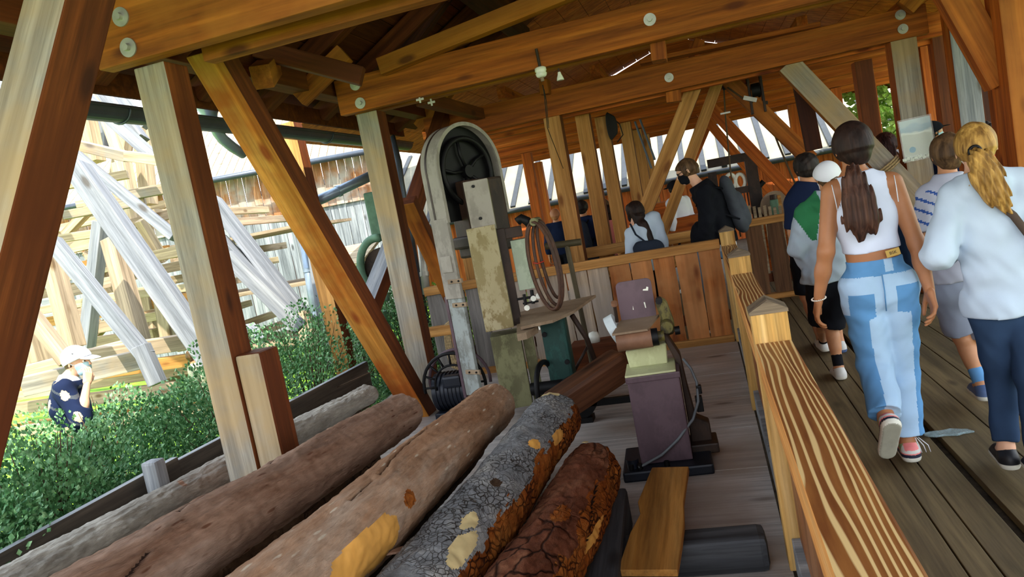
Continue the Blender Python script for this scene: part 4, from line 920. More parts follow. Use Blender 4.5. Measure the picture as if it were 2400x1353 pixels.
# T handled stand
TP_ = thing('roller_stand', 'brown T-shaped steel stand standing behind the bandsaw table', 'stand', (-1.14, 6.35, 0))
t0, t1 = onY(1278, 578, 6.35)-TP_.location, onY(1362, 567, 6.35)-TP_.location
b = MB(); b.cyl(t0, t1, 0.030, 'dark_olive', seg=14); b.build('crossbar', TP_)
b = MB(); b.cyl((0, 0, 0.03), ((t0.x+t1.x)/2+0.03, 0, (t0.z+t1.z)/2), 0.022, 'dark_olive', seg=12); b.build('pole', TP_)
b = MB(); b.box((0, 0, 0.015), (0.3, 0.3, 0.03), 'dark_olive', bev=0.005); b.build('foot', TP_)
# brown trough beside the bandsaw
b = MB(); b.box((0, 0, 0), (0.62, 0.26, 0.20), 'dark_brown_iron', bev=0.04); me = b.mesh('wooden_trough')
TR = mesh_obj('sawdust_chute', me, None, label='brown wooden chute tilted up to the right between the bandsaw and the grinder', cat='chute'); TR.location = (-0.95, 4.98, 0.33); TR.rotation_euler = (0, radians(-20), radians(28))
me.materials[0] = MAT['chute_wood']
b = MB(); b.cyl((0, 0.06, 0), (0, -0.02, 0), 0.16, 'black_iron', seg=24); b.box((0.2, 0, -0.05), (0.6, 0.04, 0.05), 'black_iron', bev=0.005); b.box((0.0, 0.03, -0.17), (0.2, 0.12, 0.04), 'black_iron'); b.box((0.45, 0.03, -0.13), (0.08, 0.1, 0.12), 'black_iron')
o = b.build('flywheel', label='black flywheel and flat steel bar on the floor beside the grinder', cat='wheel'); o.location = (-1.1, 5.2, 0.19)
b = MB(); b.box((-1.1+0.0, 6.6, 0.16), (0.5, 0.3, 0.32), 'timber_brown', bev=0.01); b.build('timber_offcut', label='reddish timber block on the floor behind the bandsaw table', cat='block')
b = MB(); b.lathe([(0.0, 0), (0.05, 0.0), (0.055, 0.05), (0.04, 0.09), (0.0, 0.1)], 'porcelain'); o = b.build('white_cup', label='white cup lying on the timber block behind the table', cat='cup'); o.location = (-1.12, 6.55, 0.32)
# belt grinder
GR = thing('belt_grinder', 'mauve pedestal belt grinder with an upright rounded guard plate and cream green cover', 'grinder', (-0.42, 4.22, 0), rz=radians(3))
def gp(nm, fn, parent=GR, **k):
    b = MB(); fn(b); return b.build(nm, parent, **k)
gp('base_plate', lambda b: b.box((0.0, -0.02, 0.03), (0.50, 0.42, 0.06), 'navy_iron', bev=0.012))
gp('pedestal', lambda b: b.box((0.0, 0.02, 0.31), (0.29, 0.30, 0.50), 'mauve_paint', bev=0.008))
gp('pedestal_lip', lambda b: b.box((0.0, 0.02, 0.555), (0.305, 0.315, 0.035), 'mauve_paint', bev=0.006))
gp('cream_cover', lambda b: (b.box((-0.01, 0.02, 0.578), (0.285, 0.30, 0.012), 'cream_green', bev=0.004), b.prism([(-0.13, 0.06, 0.58), (0.09, 0.06, 0.58), (0.10, 0.06, 0.70), (-0.14, 0.06, 0.68)], (0, 0.12, 0), 'cream_green', bev=0.005)))
gp('side_casting', lambda b: (b.prism([(0.15, 0.05, 0.06), (0.27, 0.05, 0.06), (0.27, 0.05, 0.20), (0.20, 0.05, 0.24), (0.18, 0.05, 0.45), (0.17, 0.05, 0.62), (0.11, 0.05, 0.76), (0.08, 0.05, 0.76), (0.15, 0.05, 0.55)], (0, 0.10, 0), 'dark_brown_iron', bev=0.006), b.box((0.22, 0.08, 0.07), (0.16, 0.2, 0.06), 'dark_brown_iron', bev=0.01)))
ro = gp('roller', lambda b: b.cyl((-0.17, -0.04, 0.765), (0.03, -0.04, 0.765), 0.055, 'belt_brown', seg=28, capm='black_iron'))
gp('roller_end', lambda b: (b.cyl((0.03, -0.04, 0.765), (0.065, -0.04, 0.765), 0.05, 'black_iron', seg=24), b.cyl((0.06, -0.04, 0.765), (0.10, -0.04, 0.765), 0.03, 'olive_cast', seg=16)), ro)
gp('sanding_platform', lambda b: b.prism([(-0.185, -0.09, 0.815), (0.015, -0.09, 0.815), (0.085, 0.18, 0.840), (-0.145, 0.18, 0.840)], (0, 0, 0.012), 'table_steel'))
def guardfn(b):
    pts = []; w, h, r = 0.105, 0.235, 0.03
    for (cx, cz, a0) in ((-w+r, h-r, pi/2), (-w+r*0.6, 0.018, pi), (w-r*0.6, 0.018, 1.5*pi), (w-r, h-r, 0)):
        rr = r if cz > 0.1 else 0.018
        for i in range(6): a = a0+pi/2*i/5; pts.append((cx+rr*cos(a)-0.035, 0.17, 0.845+cz+rr*sin(a)))
    b.prism(pts, (0, 0.012, 0), 'mauve_paint')
gd = gp('guard_plate', guardfn)
gp('paint_chip', lambda b: (b.prism([(0.015, 0.168, 1.01), (0.045, 0.168, 1.005), (0.05, 0.168, 1.025), (0.04, 0.168, 1.03), (0.035, 0.168, 1.018), (0.018, 0.168, 1.018)], (0, 0.004, 0), 'porcelain'), b.prism([(0.012, 0.168, 0.905), (0.018, 0.168, 0.905), (0.016, 0.168, 0.94), (0.008, 0.168, 0.94)], (0, 0.004, 0), 'porcelain'), b.prism([(-0.062, 0.168, 0.905), (-0.056, 0.168, 0.905), (-0.058, 0.168, 0.93)], (0, 0.004, 0), 'porcelain')), gd, label='pale chips in the paint')
gp('white_wheel', lambda b: b.cyl((-0.155, 0.12, 0.82), (-0.205, 0.12, 0.80), 0.095, 'white_disc', seg=32))
gp('clamp_lever', lambda b: (b.cyl((-0.16, 0.10, 0.86), (-0.155, 0.06, 0.97), 0.010, 'dark_brown_iron', seg=10), b.cyl((-0.156, 0.06, 0.965), (-0.154, 0.05, 0.985), 0.018, 'belt_brown', seg=12)))
gp('bearing_housing', lambda b: (b.prism([(0.07, 0.10, 0.72), (0.16, 0.10, 0.74), (0.165, 0.10, 0.80), (0.14, 0.10, 0.93), (0.10, 0.10, 0.96), (0.075, 0.10, 0.94), (0.09, 0.10, 0.84)], (0, 0.12, 0), 'olive_cast', bev=0.012), b.cyl((0.12, 0.0, 0.80), (0.12, 0.12, 0.80), 0.035, 'olive_cast', seg=14), b.cyl((0.16, 0.03, 0.77), (0.19, 0.03, 0.77), 0.025, 'black_iron', seg=8), b.cyl((0.10, 0.05, 0.95), (0.10, 0.11, 0.95), 0.02, 'black_iron', seg=10)))
gp('power_cable', lambda b: b.tube([(0.18, 0.04, 0.60), (0.215, 0.02, 0.54), (0.235, 0.0, 0.46), (0.225, -0.04, 0.36), (0.18, -0.10, 0.28), (0.08, -0.15, 0.19), (-0.02, -0.17, 0.12), (-0.12, -0.18, 0.08), (-0.16, -0.2, 0.075)], 0.008, 'cable_grey', 8)); 
gp('cable_clamp', lambda b: (b.box((0.24, 0.0, 0.42), (0.03, 0.04, 0.05), 'black_iron', bev=0.006), b.box((0.23, 0.02, 0.33), (0.04, 0.05, 0.09), 'black_iron', bev=0.006)))
for x_ in (-0.2, -0.15, 0.0): gp('base_bolt', lambda b: b.cyl((x_, -0.19, 0.06), (x_, -0.19, 0.09), 0.016, 'black_iron', seg=6))
gp('foot_switch', lambda b: (b.cyl((-0.19, -0.15, 0.06), (-0.19, -0.15, 0.11), 0.035, 'navy_iron', seg=16),))
# green machine beyond the second post
GM = thing('green_machine', 'old green painted column machine with a half wheel, seen left of the second grey post', 'machine', tuple(onD(880, 720, 8.2)))
GM.location.z = -0.4; g0 = GM.location
plain('faded_green', '5d7f68', 0.6, vary=0.25)
b = MB(); A_ = onD(880, 450, 8.2)-g0; B__ = onD(892, 565, 8.2)-g0; b.box((A_+B__)/2, (0.20, 0.2, (A_-B__).length), 'faded_green', rot=(0, 0, 0.3), bev=0.02); b.build('column', GM)
b = MB(); b.box((0, 0.05, 0.6), (0.16, 0.2, 1.2), 'faded_green', bev=0.02); b.build('pedestal', GM)
b = MB(); c = onD(893, 628, 8.1)-g0; b.tube([c+Vector((0.24*cos(a), 0, 0.33*sin(a))) for a in [pi*0.42+pi*1.1*i/20 for i in range(21)]], 0.045, 'faded_green', 8); b.build('wheel_guard', GM)
b = MB(); b.cyl(c+Vector((0, 0.05, 0)), c+Vector((0, 0.1, 0)), 0.22, 'dark_brown_iron'); b.build('wheel', GM)
# bracket with rope behind the board fence
RB = thing('rope_bracket', 'short rusty stained beam behind the fence with a coil of rope over it', 'beam', tuple(onY(1035, 775, 7.0)))
r_0 = RB.location
b = MB(); b.box((-0.02, 0, 0), (0.38, 0.10, 0.10), 'timber_pale', bev=0.01); b.box((0.14, 0, -r_0.z/2+0.02), (0.07, 0.08, r_0.z), 'timber_pale'); b.build('beam', RB)
CR_ = thing('rope_coil', 'coil of beige rope draped over the short stained beam', 'rope', tuple(r_0))
b = MB()
for j in range(5):
    b.tube([(0.08+0.02*j+0.05*sin(a)*(1+0.1*j), -0.07+0.16*(0.5+0.5*cos(a))*0.3, -0.16+(0.23+0.01*j)*cos(a)) for a in [2*pi*i/20 for i in range(20)]], 0.009, 'rope', 6, closed=True)
b.build('loops', CR_)
# ------------------------------------------------------------------ things hanging from the roof timbers
IN = thing('ceramic_insulator', 'large white ceramic insulator on a metal rod under the middle tie beam', 'insulator', tuple(onY(1268, 170, 6.02))); s_ = 1.0
b = MB(); b.lathe([(0.0, -0.035), (0.025, -0.04), (0.04, -0.03), (0.047, -0.01), (0.040, 0.0), (0.047, 0.012), (0.046, 0.035), (0.03, 0.045), (0.0, 0.045)], 'porcelain'); b.build('body', IN)
b = MB(); b.cyl((0, 0, 0.04), (-0.005, 0, 0.19), 0.012, 'dark_brown_iron', seg=10); b.cyl((0, 0, -0.035), (0.002, 0, -0.07), 0.014, 'table_steel', seg=10); b.build('rod', IN)
IS = thing('ceramic_insulator', 'small bell shaped white insulator right of the large one', 'insulator', tuple(onY(1312, 178, 6.05)))
b = MB(); b.lathe([(0.0, -0.03), (0.03, -0.035), (0.026, -0.015), (0.016, 0.01), (0.012, 0.03), (0.0, 0.034)], 'porcelain'); b.build('body', IS)
b = MB(); b.cyl((0, 0, 0.03), (0, 0, 0.06), 0.006, 'dark_brown_iron', seg=8); b.build('rod', IS)
b = MB(); b.tube([onY(1272, 200, 6.02), onY(1275, 215, 6.4), onY(1283, 300, 7.6), onY(1320, 395, 8.2)], 0.004, 'cable_black', 6); b.tube([onY(1275, 210, 6.1), onY(1280, 235, 6.8), onY(1286, 300, 7.7)], 0.004, 'cable_black', 6)
b.build('wire', label='two thin wires hanging from the large insulator towards the cracked post', cat='wire')
for (x, y, lab) in ((984, 233, 'steel wing nut on the underside of the middle tie beam, left one'), (1011, 240, 'steel wing nut on the small strut above the bandsaw hood')):
    b = MB(); b.cyl((0, 0, 0.03), (0, 0, -0.03), 0.009, 'zinc', seg=8); b.box((0, 0, 0), (0.07, 0.008, 0.02), 'zinc', bev=0.004); o = b.build('wing_nut', label=lab, cat='nut'); o.location = onY(x, y, 6.08 if x < 1000 else 6.3)
b = MB(); c = onY(1437, 300, 9.9)
for j in range(6): b.tube([c+Vector((0.03*sin(a)+0.012*j-0.03, -0.12, 0.02+0.17*cos(a)*(1-0.06*j))) for a in [2*pi*i/18 for i in range(18)]], 0.012, 'cable_black', 6, closed=True)
b.tube([c+Vector((0, -0.1, 0.15)), c+Vector((0.1, -0.1, 0.02)), c+Vector((0.12, -0.1, -0.12)), c+Vector((0.03, -0.1, -0.2))], 0.008, 'cable_black', 6)
b.build('hanging_cable', label='black coiled cable hanging near the top of the third square post', cat='cable')
PB = thing('pulley_block', 'dark iron and wood pulley block hanging under the third tie beam', 'pulley', tuple(onY(1772, 222, 9.78))); s0 = PB.location
b = MB()
for dx in (-0.075, 0.075): b.box((dx, 0, 0), (0.03, 0.12, 0.46), 'dark_brown_iron', bev=0.008)
b.box((0, 0, -0.12), (0.24, 0.05, 0.04), 'dark_brown_iron', bev=0.004); b.build('cheeks', PB)
b = MB(); b.cyl((-0.05, 0, 0.05), (0.05, 0, 0.05), 0.09, 'black_iron', seg=20); b.build('sheave', PB)
b = MB(); b.box((0.0, 0, 0.35), (0.06, 0.05, 0.26), 'dark_brown_iron'); b.build('hanger', PB)
b = MB(); b.tube([onY(x, y, 9.82) for x, y in ((1688, 140), (1696, 195), (1700, 270), (1712, 400), (1722, 480), (1736, 555))], 0.010, 'rope_dark', 6); 
b.box(onY(1696, 200, 9.82), (0.04, 0.04, 0.12), 'black_iron', bev=0.01); b.box(onY(1700, 265, 9.80), (0.12, 0.03, 0.02), 'zinc'); b.build('hoist_rope', label='thin rope hanging straight down from a hook, left of the pulley block', cat='rope')
b = MB(); b.tube([onY(x, y, 9.80) for x, y in ((1772, 120), (1780, 160), (1790, 250), (1825, 340), (1872, 450))], 0.012, 'rope_dark', 6); b.build('hoist_rope', label='rope slanting down to the right from the pulley block', cat='rope')
b = MB(); b.tube([onY(1705, 205, 9.74), onY(1740, 230, 9.74), onY(1765, 240, 9.74)], 0.012, 'rope_dark', 6); b.box(onY(1758, 232, 9.72), (0.16, 0.03, 0.05), 'zinc', rot=(0, 0.4, 0)); b.build('steel_lever', label='pale steel lever lying across the pulley block', cat='lever')
for (x0, y0, x1, y1, lab) in ((1500, 350, 1527, 395, 'left of two thin steel rods hanging in front of the far roof'), (1512, 345, 1535, 375, 'right of two thin steel rods hanging in front of the far roof')):
    b = MB(); b.cyl(onY(x0-12, y0-65, 11.36), onY(x1, y1, 11.36), 0.016, 'gutter_metal', seg=8); b.build('steel_rod', label=lab, cat='rod')
b = MB(); c1 = [onY(x, y, 8.15) for x, y in ((2060, 400), (2066, 412), (2078, 395), (2095, 385))]
ax = (onY(2150, 470, 8.42)-onY(2000, 310, 8.42)).normalized(); cen = onY(2072, 388, 8.42); n1 = ax.orthogonal().normalized(); n2 = ax.cross(n1)
for j in range(3): b.tube([cen+ax*0.025*j+n1*0.145*cos(a)+n2*0.135*sin(a) for a in [2*pi*i/24 for i in range(24)]], 0.012, 'rope', 6, closed=True)
b.build('rope_lashing', label='pale rope tied round the long grey brace beside the poster post', cat='rope')
# poster
PO = thing('poster', 'weathered blue and white notice in a plastic sleeve on the main post', 'poster', tuple(onY(2150, 325, 8.33)), rot=(radians(0), radians(-2), 0)); 
k = N('poster_print'); v = k.coords((1, 1, 1), rnd=False); sx = k.n('SeparateXYZ'); k.l(v, sx.inputs[0])
nz = k.noise(v, 9, 3); ad = k.n('Math', operation='MULTIPLY_ADD'); ad.inputs[1].default_value = 0.12; k.l(nz, ad.inputs[0]); k.l(sx.outputs['Z'], ad.inputs[2])
col = k.ramp(ad.outputs[0], [(0.0, rgb('9fae9e')), (0.10, rgb('a9b8a6')), (0.115, rgb('d2ded2')), (0.14, rgb('6f9fae')), (0.19, rgb('84b2c2')), (0.22, rgb('a9c8cc')), (0.3, rgb('b8cfcf'))]); k.end(col, 0.3, 0, 0.5)
b = MB(); b.box((0, 0.0, 0), (0.285, 0.004, 0.40), 'poster_print'); b.build('sheet', PO)
b = MB(); b.cyl((-0.06, -0.003, -0.10), (-0.06, -0.005, -0.10), 0.030, 'poster_blue', seg=20); b.build('blue_emblem', PO)
b = MB(); b.box((0, -0.004, 0), (0.31, 0.003, 0.43), 'plastic'); 
for i in range(9): b.box((-0.15+0.036*i, -0.006, -0.185+0.01*sin(i*2.1)), (0.034, 0.012, 0.03), 'tape', rot=(0, 0.3*sin(i), 0), bev=0.004)
b.build('plastic_sleeve', PO)
# gang saw machine and bench in the far hall
GS = thing('gang_saw', 'dark iron frame saw with two pale round wheels, behind the low dark fence', 'saw', tuple(onY(1722, 560, 12.0))); GS.location.z = 0; q0 = GS.location
def gsp(nm, fn, **k): b = MB(); fn(b); return b.build(nm, GS, **k)
def LY(x, y, Y=12.0): return onY(x, y, Y)-q0
gsp('left_upright', lambda b: b.box((LY(1678, 450)+LY(1690, 560))/2, (0.13, 0.14, 1.35), 'dark_brown_iron'))
gsp('right_upright', lambda b: b.box((LY(1757, 380)+LY(1782, 520))/2+Vector((0, 0, -0.2)), (0.17, 0.14, 1.45), 'dark_brown_iron'))
gsp('top_beam', lambda b: b.box((LY(1668, 384)+LY(1745, 368))/2, (0.62, 0.14, 0.13), 'dark_brown_iron'))
gsp('crossheads', lambda b: [b.box(LY(1725, y), (0.55, 0.12, 0.10), 'dark_brown_iron') for y in (448, 500)])
gsp('blades', lambda b: [b.box(LY(1705+7*i, 472), (0.012, 0.1, 0.30), 'dark_brown_iron') for i in range(8)])
for x in (1713, 1735): gsp('guide_wheel', lambda b: b.tube([LY(x, 425)+Vector((0.07*cos(a), 0, 0.11*sin(a))) for a in [2*pi*i/20 for i in range(20)]], 0.028, 'porcelain', 8, closed=True))
gsp('hand_crank', lambda b: (b.cyl(LY(1782, 440), LY(1790, 520), 0.02, 'black_iron', seg=8), b.cyl(LY(1772, 445), LY(1790, 425), 0.04, 'black_iron', seg=8)))
for i in range(9):
    b = MB(); x = 1755+12*i; p = onY(x, 482+2*(i % 3), 11.3); b.box((0, 0, 0), (0.04, 0.04, p.z), 'timber_bleached'); o = b.build('upright_stake', label='short pale stake standing in the row behind the dark fence', cat='stake', group='row of pale stakes'); o.location = (p.x, 11.3, p.z/2)
b = MB(); p = onY(1818, 482, 11.8); b.cyl(p, p+Vector((0, 0.03, 0)), 0.22, 'table_steel', seg=32); b.box(p+Vector((0.06, -0.03, -0.1)), (0.05, 0.04, 0.5), 'timber_pale'); b.box(p+Vector((-0.02, -0.04, -0.02)), (0.12, 0.06, 0.24), 'faded_green', bev=0.02); b.cyl(p+Vector((-0.02, -0.05, 0.1)), p+Vector((-0.02, -0.05, 0.17)), 0.05, 'dark_brown_iron'); b.box(p+Vector((0, 0, -0.6)), (0.5, 0.3, 0.7), 'timber_glow')
b.build('grindstone', label='pale round grindstone on an orange bench, beyond the low dark fence', cat='grindstone')
for (x, y, w, h, Y, lab) in ((1580, 540, 1.2, 0.35, 11.0, 'orange plank box in the far hall, left of the man in black'), (1600, 500, 0.9, 0.5, 13.0, 'orange stacked boards at the far end of the hall, beyond the crossed braces'), (1400, 640, 0.8, 0.3, 9.6, 'pale timber block behind the guard rail')):
    b = MB(); p = onY(x, y, Y); b.box((0, 0, 0), (w, 0.4, h), 'timber_glow', bev=0.01); b.box((0, 0, -h), (w*0.8, 0.3, h), 'timber_orange'); o = b.build('timber_stack', label=lab, cat='timber'); o.location = p
# litter
b = MB(); p = onZ(2225, 1018, 0.001)
rl = random.Random(3); pts = []
for i in range(14):
    a = 2*pi*i/14; pts.append(Vector(((0.115*cos(a))*(0.8+0.4*rl.random()), 0.045*sin(a)*(0.7+0.6*rl.random()), 0.002)))
b.prism(pts, (0, 0, 0.012), 'plastic_wrap', bev=0.003); 
o = b.build('plastic_wrapper', label='crumpled clear blue plastic wrapper lying on the walkway boards', cat='litter'); o.location = p
# ------------------------------------------------------------------ people: smooth blended bodies meshed with surface nets
def V3(v): return np.array(v, dtype=np.float32)
class Vol:
    def __init__(s, prims, h, k=0.03, noise_amp=0.0, seed=0, post=None, freq=22.0):
        lo = np.min([np.minimum(p['a'], p['b'])-max(p['ra'], p['rb'])*1.25 for p in prims], 0)-3*h
        hi = np.max([np.maximum(p['a'], p['b'])+max(p['ra'], p['rb'])*1.25 for p in prims], 0)+3*h
        s.h, s.o = h, lo.astype(np.float32)
        n = np.ceil((hi-lo)/h).astype(int)+1
        D = np.full(tuple(n), 0.25, np.float32)
        for p in prims:
            R = max(p['ra'], p['rb'])*1.2+max(k, p.get('k', k))+2.5*h
            l = np.maximum(0, ((np.minimum(p['a'], p['b'])-R-lo)/h).astype(int)); u = np.minimum(n, ((np.maximum(p['a'], p['b'])+R-lo)/h).astype(int)+2)
            gx, gy, gz = [lo[i]+h*np.arange(l[i], u[i], dtype=np.float32) for i in range(3)]
            P = np.stack(np.meshgrid(gx, gy, gz, indexing='ij'), -1)
            a, b = p['a'], p['b']; Q = P-a; ba = b-a; sc_ = 1.0
            for ax, f in p.get('flat', ()):
                c = Q@ax; Q = Q+c[..., None]*(ax*(1/f-1)); ba = ba+ax*((ba@ax)*(1/f-1)); sc_ = min(sc_, f)
            L2 = float(ba@ba); t = np.clip((Q@ba)/L2, 0, 1) if L2 > 1e-9 else np.zeros(Q.shape[:3], np.float32)
            d = np.linalg.norm(Q-t[..., None]*ba, axis=-1)-(p['ra']+(p['rb']-p['ra'])*t)
            if sc_ < 1: d = d*(0.5+0.5*sc_)
            for (pt, nn) in p.get('cut', ()): d = np.maximum(d, (P-pt)@nn)
            blk = D[l[0]:u[0], l[1]:u[1], l[2]:u[2]]
            if p.get('sub'): blk[...] = np.maximum(blk, -d); continue
            kk = p.get('k', k)
            hh = np.clip(0.5+0.5*(blk-d)/kk, 0, 1); blk[...] = blk*(1-hh)+d*hh-kk*hh*(1-hh)
        if noise_amp or post:
            gx, gy, gz = [lo[i]+h*np.arange(n[i], dtype=np.float32) for i in range(3)]
            P = np.stack(np.meshgrid(gx, gy, gz, indexing='ij'), -1)
            if noise_amp:
                r = np.random.RandomState(seed); N_ = 0
                for q in range(5):
                    w = r.normal(size=3)*np.array([1, 1, 1.3])*freq*(0.6+0.35*q); N_ = N_+np.sin(P@w.astype(np.float32)+r.rand()*6+1.5*np.sin(P@(w[::-1]*0.4).astype(np.float32)))/(1+0.5*q)
                D += noise_amp*N_*0.5
            if post: D = post(D, P)
        s.D = D
    def mesh(s):
        D = s.D; I = D < 0; nx, ny, nz = D.shape
        c = [(i, j, k) for i in (0, 1) for j in (0, 1) for k in (0, 1)]
        sl = lambda A, q: A[q[0]:nx-1+q[0], q[1]:ny-1+q[1], q[2]:nz-1+q[2]]
        cnt = np.zeros((nx-1, ny-1, nz-1), np.float32); acc = np.zeros((nx-1, ny-1, nz-1, 3), np.float32)
        for q in c:
            for ax in range(3):
                if q[ax] == 0:
                    q2 = list(q); q2[ax] = 1
                    x = sl(I, q) != sl(I, q2)
                    if not x.any(): continue
                    d0, d1 = sl(D, q)[x], sl(D, q2)[x]; t = d0/(d0-d1)
                    pos = np.tile(V3(q), (len(t), 1)); pos[:, ax] = t
                    cnt[x] += 1; acc[x] += pos
        act = cnt > 0; idx = -np.ones(act.shape, np.int64); idx[act] = np.arange(act.sum())
        base = np.argwhere(act).astype(np.float32); vs = (base+acc[act]/cnt[act][:, None])*s.h+s.o
        fs = []
        for ax in range(3):
            a1, a2 = (ax+1) % 3, (ax+2) % 3
            e = [slice(None)]*3; f = [slice(None)]*3; e[ax] = slice(0, -1); f[ax] = slice(1, None)
            x = I[tuple(e)] != I[tuple(f)]; st = I[tuple(e)]
            w = np.argwhere(x)
            w = w[(w[:, a1] > 0) & (w[:, a2] > 0) & (w[:, a1] < D.shape[a1]-1) & (w[:, a2] < D.shape[a2]-1)]
            if not len(w): continue
            def g(o1, o2):
                q = w.copy(); q[:, a1] += o1; q[:, a2] += o2; return idx[q[:, 0], q[:, 1], q[:, 2]]
            quad = np.stack([g(-1, -1), g(0, -1), g(0, 0), g(-1, 0)], 1)
            flip = ~st[w[:, 0], w[:, 1], w[:, 2]]; quad[flip] = quad[flip][:, ::-1]
            fs.append(quad)
        return vs, np.concatenate(fs) if fs else np.zeros((0, 4), int)
def nets_obj(name, parts, parent, mats, origin, fn=None, **kw):
    vs = []; fs = []; off = 0
    for v, f in parts: vs.append(v); fs.append(f+off); off += len(v)
    v = np.concatenate(vs); f = np.concatenate(fs)
    me = bpy.data.meshes.new(name); me.from_pydata((v-V3(origin)).tolist(), [], f.tolist())
    for m_ in mats: me.materials.append(MAT[m_])
    me.polygons.foreach_set('use_smooth', [True]*len(f))
    if fn is not None:
        cen = v[f].mean(1); me.polygons.foreach_set('material_index', fn(cen).astype(np.int32))
    me.update(); return mesh_obj(name, me, parent, **kw)
def pr(a, b, ra, rb=None, **k):
    return dict(a=V3(a), b=V3(b), ra=ra, rb=ra if rb is None else rb, **k)
for nm, h_ in (('skin', 'b9845f'), ('skin_pale', 'd9a88a'), ('skin_tan', 'a56f4a')):
    k = N(nm); v = k.coords(rnd=False); f = k.noise(v, 14, 4); c = rgb(h_); k.end(k.ramp(f, [(0.3, tuple(x*0.88 for x in c[:3])+(1,)), (0.7, c)]), 0.5, 0, 0.35)
    k.b.inputs['Subsurface Weight'].default_value = 0.08; k.b.inputs['Subsurface Radius'].default_value = (0.02, 0.008, 0.004)
def cloth(name, h_, vary=0.10, rough=0.9, scale=3, weave=260, wst=0.12):
    k = N(name); v = k.coords(rnd=False); f = k.noise(v, scale, 5); c = rgb(h_); w = k.noise(v, weave, 2)
    k.end(k.ramp(f, [(0.3, tuple(x*(1-vary) for x in c[:3])+(1,)), (0.7, tuple(min(1, x*(1+vary)) for x in c[:3])+(1,))]), rough, 0, 0.1); k.bump(w, wst, 0.002)
for a in (('white_knit', 'ccd6ea'), ('denim_light', 'a3c1de', 0.12), ('denim_mid', '5c8fc0', 0.2), ('denim_dark', '2c3f5a', 0.18), ('pale_blue_fleece', 'b3c4d6', 0.06), ('grey_tee', 'a4a8b8', 0.08), ('blue_print', '33508f'), ('shorts_grey', '8790a4'), ('hoodie_grey', '97a5b2', 0.1),
          ('hood_green', '2c6b45', 0.15), ('black_cloth', '14161c', 0.25), ('navy_cloth', '16203a', 0.2), ('red_cloth', 'b3262a'), ('pink_cloth', 'd8807a'), ('white_cloth', 'dfe4ec', 0.04), ('dark_bag', '252c38', 0.2), ('grey_bag', '43484f', 0.25), ('beige_cloth', 'b9a783'), ('mask_blue', 'a3c9d2', 0.06), ('mask_black', '14161a'), ('strap_brown', '4b4038', 0.2), ('sock_black', '15161a'), ('label_tan', 'b99a55'), ('cream_cloth', 'cfc7b5')):
    cloth(*a)
for a in (('rubber_white', 'cfcfc4'), ('rubber_grey', '9a9a8c'), ('shoe_pink', 'e08080'), ('shoe_green', '7a9a6a'), ('shoe_navy', '1f2438'), ('shoe_black', '17181d'), ('shoe_blue', '4a5f86'), ('shoe_white', 'c6c8c4'), ('lens_dark', '0a0a0c'), ('eye_white', 'e6e2da'), ('lip', '9a5045'), ('bead', 'e8e2d6')): plain(a[0], a[1], 0.5)
def hairmat(name, a, b_, c, rough=0.55):
    k = N(name); v = k.coords((55, 55, 3.2), rnd=False); f = k.noise(v, 1.0, 3, 0.6, 0.6); f2 = k.noise(k.coords((20, 20, 1.4), rnd=False), 1.0, 3)
    k.end(k.mix(0.4, k.ramp(f, [(0.32, rgb(a)), (0.5, rgb(b_)), (0.70, rgb(c))]), k.ramp(f2, [(0.4, rgb(a)), (0.65, rgb(c))])), rough, 0, 0.18); k.bump(f, 0.5, 0.006)
hairmat('hair_darkbrown', '120b09', '201411', '33231c'); hairmat('hair_pony', '1d110d', '38211a', '5d3f31'); hairmat('hair_blond', '4a3216', '8a632c', 'c9a055'); hairmat('hair_brown', '2e2014', '4a3623', '6f5438'); hairmat('hair_black', '0e0c0c', '1b1614', '352c28'); hairmat('hair_redbrown', '1f0f0d', '3a1d18', '58322a')
